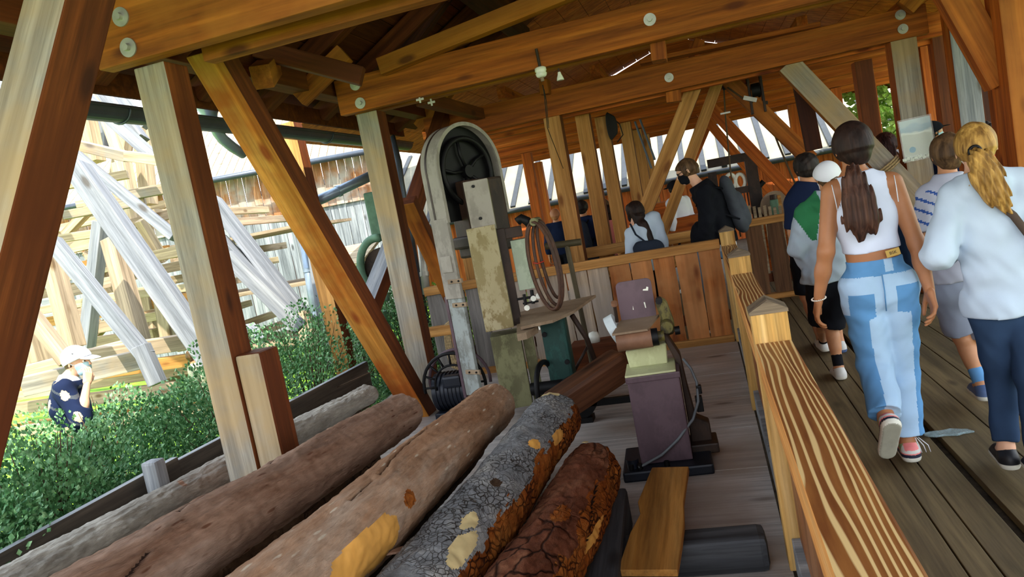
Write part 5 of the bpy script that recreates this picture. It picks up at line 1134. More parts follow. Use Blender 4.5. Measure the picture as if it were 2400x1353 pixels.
class Person:
    def __init__(s, label, x, y, H, heading=0.0, male=False, z0=0.0, J=None, h=0.011, skin='skin', build=1.0):
        s.o = Vector((x, y, z0)); s.s = H/1.72; s.hd = heading; s.h = h; s.bw = build; s.male = male; s.skin = skin
        s.T = thing('person', label, 'person', tuple(s.o))
        c, sn_ = cos(heading), sin(heading); s.F = V3((-sn_, c, 0)); s.Rt = V3((c, sn_, 0)); s.Z = V3((0, 0, 1))
        sw = (0.178 if male else 0.158)*build; hw = 0.088
        L = dict(hipL=(-hw, 0, .92), hipR=(hw, 0, .92), kneeL=(-hw-.01, .03, .50), kneeR=(hw+.01, .03, .50), ankL=(-hw-.01, -.02, .085), ankR=(hw+.01, -.02, .085),
                 pelvis=(0, 0, .96), waist=(0, .005, 1.08), chest=(0, 0, 1.27), neck=(0, -.01, 1.435), shL=(-sw, -.01, 1.40), shR=(sw, -.01, 1.40),
                 elL=(-sw-.045, -.03, 1.12), elR=(sw+.045, -.03, 1.12), wrL=(-sw-.06, .03, .87), wrR=(sw+.06, .03, .87), head=(0, .025, 1.605))
        s.J = {k_: s.w(*v) for k_, v in L.items()}
        for k_, v in (J or {}).items(): s.J[k_] = V3(v)
        s.headF = s.F; s.headU = s.Z; s.footdir = {'L': s.F, 'R': s.F}; s.footup = {'L': s.Z, 'R': s.Z}; s.handdir = {}; s.curl = 0.35
    def w(s, x, y, z):
        return V3(s.o)+(s.Rt*x*s.s+s.F*y*s.s+s.Z*z*s.s).astype(np.float32)
    def shift(s, keys, dv):
        for k_ in keys.split(): s.J[k_] = s.J[k_]+V3(dv)
    # ---- sections
    def torso(s, t=0.0, bust=True):
        J, u, b = s.J, s.s, s.bw; fl = [(s.F, 0.72)]; wr, cr = (0.128, 0.152) if s.male else (0.115, 0.135)
        P = [pr(J['hipL']*.75+J['hipR']*.25, J['hipR']*.75+J['hipL']*.25, (.118 if not s.male else .108)*u*b+t, flat=[(s.F, .86)]),
             pr(J['pelvis'], J['waist'], .125*u*b+t, wr*u*b+t, flat=fl), pr(J['waist'], J['chest'], wr*u*b+t, cr*u*b+t, flat=fl),
             pr(J['chest'], (J['chest']+J['neck']*2)/3, cr*u*b+t, .115*u*b+t, flat=fl),
             pr(J['shL']*.9+J['shR']*.1, J['shR']*.9+J['shL']*.1, .056*u+t, flat=[]), pr(J['neck']*0.8+J['chest']*0.2, J['neck'], .085*u+t, .060*u+t)]
        return P
    def headp(s, t=0.0):
        J, u = s.J, s.s; F, U = s.headF, s.headU; R = np.cross(F, U).astype(np.float32); H = J['head']; at = lambda x, y, z: H+(R*x+F*y+U*z)*u
        hs = .93+.07*u
        u_ = u*hs/hs
        P = [pr(at(0, -.018, .028), at(0, .01, .022), .083*u+t, .080*u+t, flat=[(R, .90)]), pr(at(0, .02, -.03), at(0, .035, -.065), .066*u+t, .046*u+t, flat=[(R, .92)])]
        return P, at, R
    def body(s):
        J, u = s.J, s.s; P = s.torso(); hp, at, R = s.headp(); P += hp
        P += [pr(J['neck'], (J['head']*.7+J['neck']*.3), .052*u, .050*u)]
        F = s.headF
        P += [pr(at(0, .092, .012), at(0, .108, -.022), .009*u, .013*u, k=.010), pr(at(-.03, .082, .030), at(.03, .082, .030), .012*u, k=.015), pr(at(-.014, .084, -.052), at(.014, .084, -.052), .008*u, k=.008), pr(at(0, .07, -.088), at(0, .075, -.09), .018*u, k=.02)]
        for sg in (-1, 1): P += [pr(at(sg*.078, -.008, .012), at(sg*.082, -.014, -.022), .016*u, .010*u, flat=[(R, .5)], k=.008)]
        for q, sg in (('L', -1), ('R', 1)):
            P += [pr(J['sh'+q], J['el'+q], .048*u*s.bw, .038*u), pr(J['el'+q], J['el'+q]*.55+J['wr'+q]*.45, .039*u, .036*u), pr(J['el'+q]*.6+J['wr'+q]*.4, J['wr'+q], .037*u, .025*u)]
            P += [pr(J['hip'+q], J['knee'+q], .088*u*s.bw, .056*u), pr(J['knee'+q], J['ank'+q], .052*u, .036*u), pr(J['knee'+q]*.75+J['ank'+q]*.25-s.F*.012*u, J['knee'+q]*.5+J['ank'+q]*.5-s.F*.01*u, .052*u, .044*u)]
            P += [pr(J['ank'+q], J['ank'+q]+(s.footdir[q]*.11-s.footup[q]*.045)*u, .036*u, .026*u)]
        meshes = [Vol(P, s.h*u**.5, k=.022*u).mesh()]
        for q, sg in (('L', -1), ('R', 1)): meshes.append(Vol(s.hand(q, sg), 0.0042, k=.006).mesh())
        s.B = nets_obj('body', meshes, s.T, [s.skin], s.o); return s.B
    def hand(s, q, sg):
        J, u = s.J, s.s; W = J['wr'+q]; d = s.handdir.get(q)
        if d is None: d = W-J['el'+q]; d = d/np.linalg.norm(d); pn = s.Rt*(-sg)       # palm faces the thigh
        else: d, pn = V3(d[0]), V3(d[1])
        d = d/np.linalg.norm(d); pn = pn-d*(pn@d); pn = pn/np.linalg.norm(pn); ac = np.cross(d, pn).astype(np.float32)
        if ac@s.F < 0: ac = -ac            # thumb side points forward
        P = [pr(W-d*.05*u, W+d*.01*u, .027*u, .024*u, flat=[(pn, .75)], k=.012)]
        for i in range(4):
            off = (.027-.018*i); P.append(pr(W+d*.015*u+ac*off*.7*u, W+d*.085*u+ac*off*u, .014*u, .0115*u, flat=[], k=.014))
            L_ = (.040, .045, .042, .033)[i]; a = W+(d*.088+ac*off)*u; cu = s.curl*(1+.15*i)
            d1 = d*cos(cu)+pn*sin(cu); b_ = a+d1*L_*u; d2 = d*cos(cu*2.2)+pn*sin(cu*2.2); c_ = b_+d2*L_*.65*u; d3 = d*cos(cu*3.1)+pn*sin(cu*3.1); e = c_+d3*L_*.45*u
            P += [pr(a, b_, .0095*u, .0088*u, k=.004), pr(b_, c_, .0088*u, .0080*u, k=.004), pr(c_, e, .0080*u, .0068*u, k=.004)]
        t0 = W+(d*.02+ac*.022+pn*.008)*u; t1 = t0+(d*.032+ac*.028+pn*.012)*u; t2 = t1+(d*.030+ac*.010+pn*.008)*u; t3 = t2+(d*.022+ac*.0+pn*.006)*u
        P += [pr(t0, t1, .0155*u, .0115*u, k=.010), pr(t1, t2, .0110*u, .0098*u, k=.004), pr(t2, t3, .0098*u, .0080*u, k=.004)]
        return [dict(p, a=p['a'].astype(np.float32), b=p['b'].astype(np.float32)) for p in P]
    def sleeve(s, q, frac, t0, t1):
        """frac: 0..1 upper arm, 1..2 forearm"""
        J, u = s.J, s.s; S, E, W = J['sh'+q], J['el'+q], J['wr'+q]; P = []
        if frac <= 1:
            e = S+(E-S)*frac; n = (E-S)/np.linalg.norm(E-S); P.append(pr(S, e+n*.06, .048*u+t0, .044*u+t1, cut=[(e, n.astype(np.float32))]))
        else:
            P.append(pr(S, E, .048*u+t0, .040*u+t1)); f = frac-1; e = E+(W-E)*f; n = (W-E)/np.linalg.norm(W-E)
            P.append(pr(E, e+n*.05, .040*u+t1, .030*u+t1, cut=[(e, n.astype(np.float32))]))
        return P
    def top(s, name, mats, t=0.014, sleeve=1.9, hem=0.90, fn=None, amp=.004, slT=.014, extra=(), post=None, wide=0.0, neck_open=0.05, seed=1, h=None, strapless=False):
        J, u = s.J, s.s; P = s.torso(t)
        if wide: P[1]['ra'] += wide; P[2]['ra'] += wide*.6; P[0]['ra'] += wide
        if sleeve: P += s.sleeve('L', sleeve, t, slT)+s.sleeve('R', sleeve, t, slT)
        P += list(extra); hz = s.o.z+hem*u; nz = s.J['neck']+s.Z*neck_open*u; nU = (J['neck']-J['chest']); nU = (nU/np.linalg.norm(nU)).astype(np.float32)
        def pp(D, Q):
            D = np.maximum(D, hz-Q[..., 2]+0.004*np.sin(Q[..., 0]*25)) if hem is not None else D
            near = np.linalg.norm(Q-nz, axis=-1) < .14*u
            D = np.where(near, np.maximum(D, (Q-nz)@nU), D)
            return post(D, Q) if post else D
        return nets_obj(name, [Vol(P, (h or s.h*.9), k=.028*u, noise_amp=amp, seed=seed, post=pp).mesh()], s.T, mats, s.o, fn)
    def legs(s, name, mats, frac=1.9, t=.018, t2=.03, fn=None, amp=.005, waist=0.99, seed=2, wide=0.0, h=None, post=None):
        J, u = s.J, s.s; P = s.torso(t*.8)[:2]; P[0]['ra'] += wide; P[0]['rb'] += wide
        P[0]['ra'] += .005; P[0]['rb'] += .005
        for q in 'LR':
            Hp, K, A = J['hip'+q], J['knee'+q], J['ank'+q]
            if frac <= 1:
                e = Hp+(K-Hp)*frac; n = (K-Hp)/np.linalg.norm(K-Hp); P.append(pr(Hp, e+n*.06, .09*u*s.bw+t, .075*u+t2, cut=[(e, n.astype(np.float32))]))
            else:
                e = K+(A-K)*(frac-1); n = (A-K)/np.linalg.norm(A-K)
                P += [pr(Hp, K, .09*u*s.bw+t+wide, .058*u+(t+t2)/2), pr(K, e+n*.05, .056*u+(t+t2)/2, .040*u+t2, cut=[(e, n.astype(np.float32))])]
        wz = s.o.z+waist*u
        def pp(D, Q):
            D = np.maximum(D, Q[..., 2]-wz); return post(D, Q) if post else D
        return nets_obj(name, [Vol(P, (h or s.h*.9), k=.02*u, noise_amp=amp, seed=seed, post=pp).mesh()], s.T, mats, s.o, fn)
    def shoe(s, q, mats, fn=None, sock=None):
        J, u = s.J, s.s; A = J['ank'+q]; f, up = V3(s.footdir[q]), V3(s.footup[q]); sd_ = np.cross(f, up).astype(np.float32)
        at = lambda y, z: A+(f*y+up*z)*u
        G = at(0, -.085)                                       # sole plane
        P = [pr(at(-.035, -.045), at(.13, -.052), .042*u, .036*u, flat=[(up, .95)]), pr(at(-.02, -.03), at(.005, .0), .042*u, .040*u, cut=[(at(0, .012), up)]),
             pr(at(-.03, -.07), at(.15, -.07), .043*u, .040*u, flat=[(up, .75)])]
        def pp(D, Q): return np.maximum(D, -((Q-G)@up))
        def mf(c):
            z = ((c-G)@up)/u; y = ((c-A)@f)/u; x = ((c-A)@sd_)/u
            m_ = np.where(z < .028, 1, 0); 
            return fn(x, y, z, m_) if fn else m_
        o = nets_obj('shoe', [Vol(P, .0055, k=.018*u, post=pp).mesh()], s.T, mats, s.o, mf)
        if sock:
            K = J['knee'+q]; n = (K-A)/np.linalg.norm(K-A); e = A+n*.11*u
            nets_obj('sock', [Vol([pr(A, A+n*.16*u, .040*u, .043*u, cut=[(e, n.astype(np.float32))])], .007, k=.01).mesh()], s.T, [sock], s.o)
        return o
    def hair_cap(s, mat, t=.014, front=.035, low=-.075, amp=.003, extra=(), seed=3, top=.06, name='hair', h=None, grooves=0.0):
        hp, at, R = s.headp(t); u = s.s; F, U = s.headF, s.headU; P = [hp[0], pr(at(0, -.045, -.015), at(0, -.045, -.03), .070*u+t*.7, .060*u+t*.5, flat=[(R, .95)])]
        H = s.J['head']
        def pp(D, Q):
            y = ((Q-H)@F)/u; z = ((Q-H)@U)/u
            face = np.minimum(y-front+np.maximum(0, z-.03)*-1.6, 1)   # in front of the hairline
            D = np.maximum(D, face*u); D = np.maximum(D, (low-z-np.maximum(0, -y)*.25)*u)
            return D
        vol = [Vol(P, (h or .008), k=.02, noise_amp=amp, seed=seed, freq=45, post=pp).mesh()]
        if extra: vol.append(Vol(list(extra), (h or .008), k=.02, noise_amp=amp, seed=seed+1, freq=45).mesh())
        return nets_obj(name, vol, s.T, [mat], s.o)
    def cap(s, mat, back=False, brim_dir=None, mat2=None, logo=None):
        hp, at, R = s.headp(.024); u = s.s; F, U = s.headF, s.headU; bf = -F if back else F
        base = at(0, 0, .008); cn = (U-F*.38).astype(np.float32); P = [hp[0]]
        V_ = [Vol(P, .007, k=.01, post=lambda D, Q: np.maximum(D, (base-Q)@cn)).mesh()]
        bd = V3(brim_dir) if brim_dir is not None else bf
        o = nets_obj('cap_crown', V_, s.T, [mat], s.o)
        c0 = at(0, 0, .036)+bd*.085*u; c1 = c0+bd*.055*u-U*.012*u
        nets_obj('cap_brim', [Vol([pr(c0, c1, .068*u, .060*u, flat=[(U, .10)])], .006, k=.01, post=lambda D, Q: np.abs(D)-.003 if False else D).mesh()], s.T, [mat2 or mat], s.o)
        return at, R
    def mask(s, mat):
        hp, at, R = s.headp(.009); F, U, u = s.headF, s.headU, s.s; H = s.J['head']
        P = [hp[1], pr(at(0, .075, -.02), at(0, .080, -.06), .034*u, .030*u)]
        def pp(D, Q):
            y = ((Q-H)@F)/u; z = ((Q-H)@U)/u
            return np.maximum(np.maximum(D, (.018-y)*u), np.maximum((z-.0)*u, (-.11-z)*u))
        o = nets_obj('face_mask', [Vol(P, .006, k=.015, post=pp).mesh()], s.T, [mat], s.o)
        b = MB()
        for sg in (-1, 1): b.tube([Vector((at(sg*.06, .04, -.02)-V3(s.o)).tolist()), Vector((at(sg*.08, .01, -.01)-V3(s.o)).tolist()), Vector((at(sg*.087, -.012, .012)-V3(s.o)).tolist())], .0015, 'mask_blue' if mat != 'mask_black' else 'mask_black', 5)
        b.build('ear_loops', s.T); return o
    def eyes(s):
        hp, at, R = s.headp()
        b = MB()
        for sg in (-1, 1):
            c = Vector((at(sg*.031, .078, .010)-V3(s.o)).tolist()); f = Vector(s.headF.tolist())
            b.lathe([(0.0, -.011), (.008, -.008), (.011, 0), (.008, .008), (0, .011)], 'eye_white', Matrix.Translation(c), 12); b.cyl(c+f*.009, c+f*.0125, .005, 'lens_dark', seg=10)
        b.build('eyes', s.T)
    def backpack(s, mat, w=.27, hgt=.42, d=.15, cz=1.20, strap='black_cloth', side=0.0):
        u = s.s; J = s.J; up = J['neck']-J['pelvis']; up = up/np.linalg.norm(up); bk = -s.F+up*(s.F@up); bk = bk/np.linalg.norm(bk)
        c = J['chest']+bk*(.115+d/2)*u-up*.06*u; T = thing('backpack', s.bl, 'backpack', tuple(s.o)); up = up.astype(np.float32)
        P = [pr(c-up*(hgt/2-.08)*u, c+up*(hgt/2-.09)*u, w/2*u, w/2*.85*u, flat=[(bk.astype(np.float32), d/w)]), pr(c-up*(hgt/2-.1)*u+bk*.06*u, c+bk*.06*u, w*.36*u, flat=[(bk.astype(np.float32), .45)])]
        nets_obj('bag', [Vol(P, .010, k=.02, noise_amp=.004).mesh()], T, [mat], s.o)
        b = MB()
        for sg in (-1, 1):
            pts = [c+s.Rt*sg*.08*u+up*.14*u, J['neck']+s.Rt*sg*.10*u+up*.02*u-s.F*.02*u, J['chest']+s.Rt*sg*.11*u+s.F*.135*u+up*.02*u, c+s.Rt*sg*.13*u-up*.16*u]
            b.tube([Vector((p-V3(s.o)).tolist()) for p in pts], .012, strap, 6)
        b.build('straps', T); return T
def wp(px, py, Y): return tuple(onY(px, py, Y))
# ---- 1 woman in white top, walking away
Yw = 3.92
p = Person('dark-haired woman with a long ponytail, white sleeveless top and patchwork blue jeans, walking away', 0.775, Yw, 1.70, 0.02, h=.0085, skin='skin_tan',
           J=dict(neck=wp(2003, 420, Yw), head=wp(1998, 347, Yw+.03), chest=wp(2025, 505, Yw), waist=wp(2043, 592, Yw), pelvis=wp(2055, 655, Yw), shL=wp(1948, 450, Yw), shR=wp(2092, 428, Yw),
                  elL=wp(1936, 590, Yw-.05), wrL=wp(1919, 700, Yw+.0), elR=wp(2148, 570, Yw-.02), wrR=wp(2178, 680, Yw-.10),
                  hipL=wp(2020, 680, Yw), hipR=wp(2098, 668, Yw), kneeL=wp(2050, 850, Yw+.02), kneeR=wp(2112, 842, Yw+.06), ankL=wp(2078, 985, Yw-.22), ankR=wp(2128, 1036, Yw+.02)))
p.headF = V3((-0.10, .99, -.08)); p.headF /= np.linalg.norm(p.headF); p.headU = V3((-.03, .08, 1)); p.headU -= p.headF*(p.headU@p.headF); p.headU /= np.linalg.norm(p.headU)
p.footdir['L'] = V3((-.10, .50, -.86)); p.footdir['L'] /= np.linalg.norm(p.footdir['L']); p.footup['L'] = np.cross(np.cross(p.footdir['L'], V3((0, .86, .5))), p.footdir['L']).astype(np.float32); p.footup['L'] /= np.linalg.norm(p.footup['L'])
p.curl = .30; p.body()
def arms_hole(D, Q):
    for q in 'LR':
        c = p.J['sh'+q]+(p.Rt*(.028 if q == 'R' else -.028)); D = np.maximum(D, .070-np.linalg.norm((Q-c)*np.array([1, .5, .62]), axis=-1))
    return D
p.top('crop_top', ['white_knit'], t=.009, sleeve=0, hem=(p.J['waist'][2]+0.012)/p.s, amp=.0022, post=arms_hole, neck_open=.03, h=.007)
TWO = ['denim_light', 'denim_mid']
JW = p.J
def jeans_fn(c):
    x = (c-V3(p.o))@p.Rt; z = c[:, 2]; m_ = np.zeros(len(c)); t = (0.93-z)/0.85
    mid = (JW['pelvis'][0]-p.o.x)+ (0.0)
    cl = np.array([np.interp(zz, [JW['ankL'][2], JW['kneeL'][2], JW['hipL'][2]], [JW['ankL'][0], JW['kneeL'][0], JW['hipL'][0]]) for zz in z])-p.o.x
    cr = np.array([np.interp(zz, [JW['ankR'][2], JW['kneeR'][2], JW['hipR'][2]], [JW['ankR'][0], JW['kneeR'][0], JW['hipR'][0]]) for zz in z])-p.o.x
    back = c[:, 1] < p.o.y+.02; mc = (cl+cr)/2
    outer = ((x < cl-.012) & (x < mc)) | ((x > cr+.040) & (x > mc)); m_[outer & (z < .80)] = 1
    px_ = x-mc
    pockL = (px_ > -.155) & (px_ < -.045) & (z > .77+abs(px_+.10)*.25) & (z < .905); pockR = (px_ > .05) & (px_ < .165) & (z > .785+abs(px_-.10)*.25) & (z < .925)
    m_[back & (pockL | pockR)] = 1; m_[(z > .985)] = 1; m_[(z > 1.0) & (x > mc+.02) & (x < mc+.06)] = 0
    return m_
p.legs('jeans', TWO, frac=1.90, t=.012, t2=.038, fn=jeans_fn, amp=.006, waist=(p.J['waist'][2]-.028)/p.s, wide=.004, h=.0055, seed=5)
b = MB(); c = onY(2093, 592, Yw-.113)-p.o; b.box(c, (.062, .004, .034), 'label_tan', rot=(0, radians(-9), 0), bev=.001)
lab_ = b.build('waistband_label', p.T)
cu = bpy.data.curves.new('label_text', 'FONT'); cu.body = 'BSK'; cu.size = .020; cu.extrude = .0006; cu.align_x = 'CENTER'; cu.align_y = 'CENTER'; cu.materials.append(MAT['strap_brown'])
ob = bpy.data.objects.new('text_temp', cu); ob.location = c+Vector((0, -.0035, 0)); ob.rotation_euler = (radians(90), radians(-9), 0); put(ob); bpy.context.view_layer.update(); mt_ = bpy.data.meshes.new_from_object(ob.evaluated_get(bpy.context.evaluated_depsgraph_get())); lt_ = mesh_obj('label_text', mt_, lab_); lt_.location = ob.location; lt_.rotation_euler = ob.rotation_euler; bpy.data.objects.remove(ob); bpy.data.curves.remove(cu)
b = MB(); pts = [Vector((q-V3(p.o)).tolist()) for q in (p.J['hipL']*.5+p.J['hipR']*.5+V3((0, -.118, .08)), p.J['hipL']*.5+p.J['hipR']*.5+V3((0, -.128, .0)), p.J['hipL']*.5+p.J['hipR']*.5+V3((0, -.105, -.10)))]; b.tube(pts, .003, 'denim_mid', 5); b.build('back_seam', p.T)
def shoefn(x, y, z, m_):
    m = np.where(z < .026, 1, 0); m = np.where((z >= .026) & (z < .040), 3, m); m = np.where((z >= .040) & (z < .048) & (y < .05), 4, m); m = np.where((z > .062) & (z < .115) & (y < -.03) & (abs(x) < .032), 2, m); m = np.where((abs(x) > .03) & (z > .05) & (y > -.03) & (y < .05), 5, m); m = np.where(z < .003, 6, m); return m
for q in 'LR': p.shoe(q, ['shoe_white', 'rubber_white', 'shoe_pink', 'shoe_navy', 'shoe_pink', 'shoe_green', 'rubber_grey'], shoefn)
p.hair_cap('hair_darkbrown', t=.020, front=.045, low=-.075, amp=.0015, h=.006)
pt = [V3(wp(x, y, Y)) for x, y, Y in ((1999, 398, 3.80), (2003, 425, 3.775), (2012, 470, 3.765), (2020, 515, 3.765), (2022, 553, 3.765))]
P = [pr(pt[i], pt[i+1], r1, r2, flat=[(V3((0, 1, 0)), .55)]) for i, (r1, r2) in enumerate(((.030, .050), (.050, .074), (.074, .080), (.080, .055)))]
def groove(D, Q): return D+.0045*np.sin((Q[..., 0]-.25*(Q[..., 2]-1.2)*.4)*250+2*np.sin(Q[..., 2]*14))+np.maximum(0, (V3(pt[4])[2]+.03+.03*np.sin(Q[..., 0]*90)-Q[..., 2])*.5)
nets_obj('ponytail', [Vol(P, .0055, k=.02, post=groove).mesh()], p.T, ['hair_pony'], p.o)
b = MB(); c = Vector(pt[0].tolist())-p.o; b.tube([c+Vector((.030*cos(a), .020*sin(a), -.01+.004*sin(a))) for a in [2*pi*i/16 for i in range(16)]], .007, 'black_iron', 6, closed=True); b.build('hair_tie', p.T)
b = MB(); W_ = Vector(p.J['wrL'].tolist())-p.o+Vector((0, 0, .0))
for i in range(22):
    a = 2*pi*i/22; c = W_+Vector((.033*cos(a), .031*sin(a), .006*sin(a+.6))); b.lathe([(0, -.004), (.004, -.002), (.004, .002), (0, .004)], 'bead', Matrix.Translation(c), 8)
b.build('bead_bracelet', p.T)
b = MB()
for sg, px0 in ((-1, 1944), (1, 2095)):
    pts = [Vector((p.J['sh'+('L' if sg < 0 else 'R')]-V3(p.o)).tolist())+Vector((0, -.045, .035)), Vector((p.J['sh'+('L' if sg < 0 else 'R')]-V3(p.o)).tolist())+Vector((-sg*.002, -.068, -.03)), Vector((p.J['sh'+('L' if sg < 0 else 'R')]-V3(p.o)).tolist())+Vector((-sg*.004, -.078, -.09))]
    b.tube(pts, .0022, 'white_cloth', 6)
b.build('thin_strap', p.T)
b = MB()
for dx in (-.02, 0, .02): b.tube([Vector((p.J['ankR']-V3(p.o)).tolist())+Vector((.035+dx*.4, -.03, .03)), Vector((p.J['ankR']-V3(p.o)).tolist())+Vector((.06+dx, -.04, -.01)), Vector((p.J['ankR']-V3(p.o)).tolist())+Vector((.07+dx, -.03, -.05))], .002, 'white_cloth', 5)
b.build('shoelaces', p.T)
# ---- 2 blond girl at the right edge
Yb = 3.72
p = Person('blonde person with a ponytail, pale blue sweatshirt and dark jeans, at the right edge', 1.26, Yb, 1.62, -0.05, h=.009, skin='skin_pale',
           J=dict(neck=wp(2292, 425, Yb), head=wp(2287, 350, Yb+.03), chest=wp(2318, 515, Yb-.02), waist=wp(2345, 630, Yb-.02), pelvis=wp(2357, 690, Yb), shL=wp(2235, 465, Yb), shR=wp(2382, 432, Yb), elL=wp(2196, 598, Yb-.10), wrL=wp(2222, 592, Yb+.18),
                  elR=wp(2440, 560, Yb-.1), wrR=wp(2450, 640, Yb+.1), hipL=wp(2322, 722, Yb), hipR=wp(2402, 708, Yb), kneeL=wp(2348, 885, Yb+.05), kneeR=wp(2420, 885, Yb-.1), ankL=wp(2358, 1052, Yb-.02), ankR=wp(2440, 1080, Yb-.25)))
p.headF = V3((.22, .95, -.12)); p.headF /= np.linalg.norm(p.headF); p.headU = V3((0, .12, 1)); p.headU -= p.headF*(p.headU@p.headF); p.headU /= np.linalg.norm(p.headU)
p.body(); p.top('sweatshirt', ['pale_blue_fleece'], t=.026, slT=.028, sleeve=1.85, hem=(p.J['hipL'][2]-.03)/p.s, amp=.008, wide=.018, h=.008, extra=[pr(p.J['neck']+V3((-.06, -.06, -.02)), p.J['neck']+V3((.07, -.06, -.02)), .045, .045), pr(p.J['neck']+V3((0, -.07, -.05)), p.J['neck']+V3((.01, -.09, -.11)), .07, .04)])
p.legs('dark_jeans', ['denim_dark'], frac=1.9, t=.012, t2=.014, waist=.93, h=.008)
for q in 'LR': p.shoe(q, ['shoe_black', 'rubber_white'])
p.hair_cap('hair_blond', t=.016, front=.05, low=-.04, amp=.0018, h=.006)
pt = [V3(wp(x, y, Y)) for x, y, Y in ((2283, 355, 3.625), (2300, 378, 3.575), (2312, 415, 3.56), (2335, 455, 3.555), (2366, 496, 3.555))]
P = [pr(pt[i], pt[i+1], r1, r2, flat=[(V3((0, 1, 0)), .6)]) for i, (r1, r2) in enumerate(((.022, .045), (.045, .062), (.062, .050), (.050, .014)))]
nets_obj('ponytail', [Vol(P, .0055, k=.02, post=lambda D, Q: D+.005*np.sin((Q[..., 0]+.5*(Q[..., 2]-1.4))*250+2*np.sin(Q[..., 2]*16))).mesh()], p.T, ['hair_blond'], p.o)
b = MB(); c = Vector(pt[0].tolist())-p.o; b.tube([c+Vector((.022*cos(a), -.01, .022*sin(a))) for a in [2*pi*i/16 for i in range(16)]], .007, 'black_iron', 6, closed=True); b.build('hair_tie', p.T)
p.mask('white_cloth')
b = MB(); b.tube([Vector(wp(2340, 478, Yb-.14))-p.o, Vector(wp(2375, 505, Yb-.155))-p.o, Vector(wp(2410, 550, Yb-.15))-p.o, Vector(wp(2440, 600, Yb-.12))-p.o], .016, 'strap_brown', 8); b.build('bag_strap', p.T)
# ---- 3 boy in grey behind the blonde
Yc = 4.62
p = Person('brown-haired boy in a blue-printed grey T-shirt and grey shorts, beside the blonde person', 1.36, Yc, 1.60, 0.0, h=.010, skin='skin',
           J=dict(neck=wp(2222, 425, Yc), head=wp(2218, 362, Yc+.03), shL=wp(2172, 462, Yc), shR=wp(2292, 440, Yc), chest=wp(2230, 515, Yc), elL=wp(2172, 560, Yc-.05), wrL=wp(2196, 635, Yc+.12),
                  waist=wp(2243, 590, Yc), pelvis=wp(2250, 640, Yc), hipL=wp(2222, 672, Yc), hipR=wp(2282, 662, Yc), kneeL=wp(2256, 790, Yc+.08), ankL=wp(2300, 902, Yc-.05), kneeR=wp(2306, 800, Yc+.1), ankR=wp(2330, 900, Yc+.3)))
p.body(); p.top('grey_tshirt', ['grey_tee', 'blue_print'], t=.022, slT=.036, sleeve=.88, hem=.83, wide=.015, amp=.010,
                fn=lambda c: ((np.sin((c[:, 0]*1.0+c[:, 2]*1.6)*60) > .72) & (c[:, 1] < Yc-.02) & (c[:, 2] > 1.02) & (c[:, 2] < 1.3) & (c[:, 0] < p.o.x-.02)).astype(int))
p.legs('grey_shorts', ['shorts_grey'], frac=.86, t=.02, t2=.022, waist=.95, wide=.01)
for q in 'LR': p.shoe(q, ['shoe_blue', 'rubber_white'], sock='denim_mid')
p.hair_cap('hair_brown', t=.018, front=.04, low=-.085, amp=.004)
b = MB(); c = Vector(p.J['wrL'].tolist())-p.o; b.box(c+Vector((.01, .02, -.05)), (.05, .03, .10), 'red_cloth', bev=.008); b.build('red_phone', label='small dark red object held in the hand of the boy in grey', cat='phone').location = p.o
# ---- 4 boy in the white cap
Yd = 5.60
p = Person('boy in a white cap, grey and green hooded jacket and black shorts', 0.72, Yd, 1.54, 0.10, h=.010, skin='skin',
           J=dict(head=wp(1938, 418, Yd+.02), neck=wp(1938, 462, Yd), shL=wp(1888, 500, Yd), shR=wp(1985, 482, Yd), chest=wp(1932, 540, Yd), elL=wp(1872, 580, Yd-.03), wrL=wp(1905, 632, Yd+.10), waist=wp(1938, 600, Yd), pelvis=wp(1940, 640, Yd), hipL=wp(1922, 668, Yd), hipR=wp(1968, 660, Yd),
                  kneeL=wp(1925, 755, Yd+.15), ankL=wp(1930, 800, Yd+.75), kneeR=wp(1948, 766, Yd+.05), ankR=wp(1966, 862, Yd-.02)))
p.headF = V3((-.25, .95, .05)); p.headF /= np.linalg.norm(p.headF)
p.body()
def hoodfn(c):
    x = c[:, 0]-p.o.x; z = c[:, 2]; back = c[:, 1] < Yd+.02; return ((back) & (abs(x+.03-(z-1.15)*-.12) < .012+.095*np.clip((z-1.02)/.25, 0, 1)) & (z > 1.03)).astype(int)
p.top('hooded_jacket', ['hoodie_grey', 'hood_green'], t=.030, slT=.030, sleeve=1.8, hem=.80, wide=.028, fn=hoodfn, amp=.012, extra=[pr(p.J['neck']+V3((-.06, -.07, -.04)), p.J['neck']+V3((.06, -.07, -.04)), .05, .05)])
p.legs('black_shorts', ['black_cloth'], frac=.97, t=.018, t2=.022, waist=.93)
for q in 'LR': p.shoe(q, ['shoe_white', 'rubber_white', 'shoe_black'], lambda x, y, z, m_: np.where((z > .055) & (abs(y-.03) < .02), 2, m_), sock='sock_black')
p.hair_cap('hair_brown', t=.010, front=.03, low=-.07); p.cap('white_cloth', back=False, brim_dir=(.75, .6, -.1)); p.mask('white_cloth')
# ---- 5 teenager in navy
Ye = 6.4
p = Person('teenager with short dark hair and a navy T-shirt, in front of the low dark fence', 0.80, Ye, 1.67, 0.05, male=True, h=.012, skin='skin',
           J=dict(head=wp(1888, 395, Ye), neck=wp(1895, 440, Ye), shL=wp(1862, 474, Ye), elL=wp(1858, 545, Ye-.02), wrL=wp(1866, 600, Ye+.12), ankL=wp(1925, 795, Ye+.2)))
p.headF = V3((-.35, .93, 0)); p.headF /= np.linalg.norm(p.headF)
p.body(); p.top('navy_tshirt', ['navy_cloth'], t=.018, slT=.03, sleeve=.9, hem=.88); p.legs('black_trousers', ['black_cloth'], frac=.95, t=.015, t2=.015, waist=.95)
for q in 'LR': p.shoe(q, ['shoe_white', 'shoe_blue'])
p.hair_cap('hair_black', t=.022, front=.05, low=-.055, amp=.005); p.mask('white_cloth')
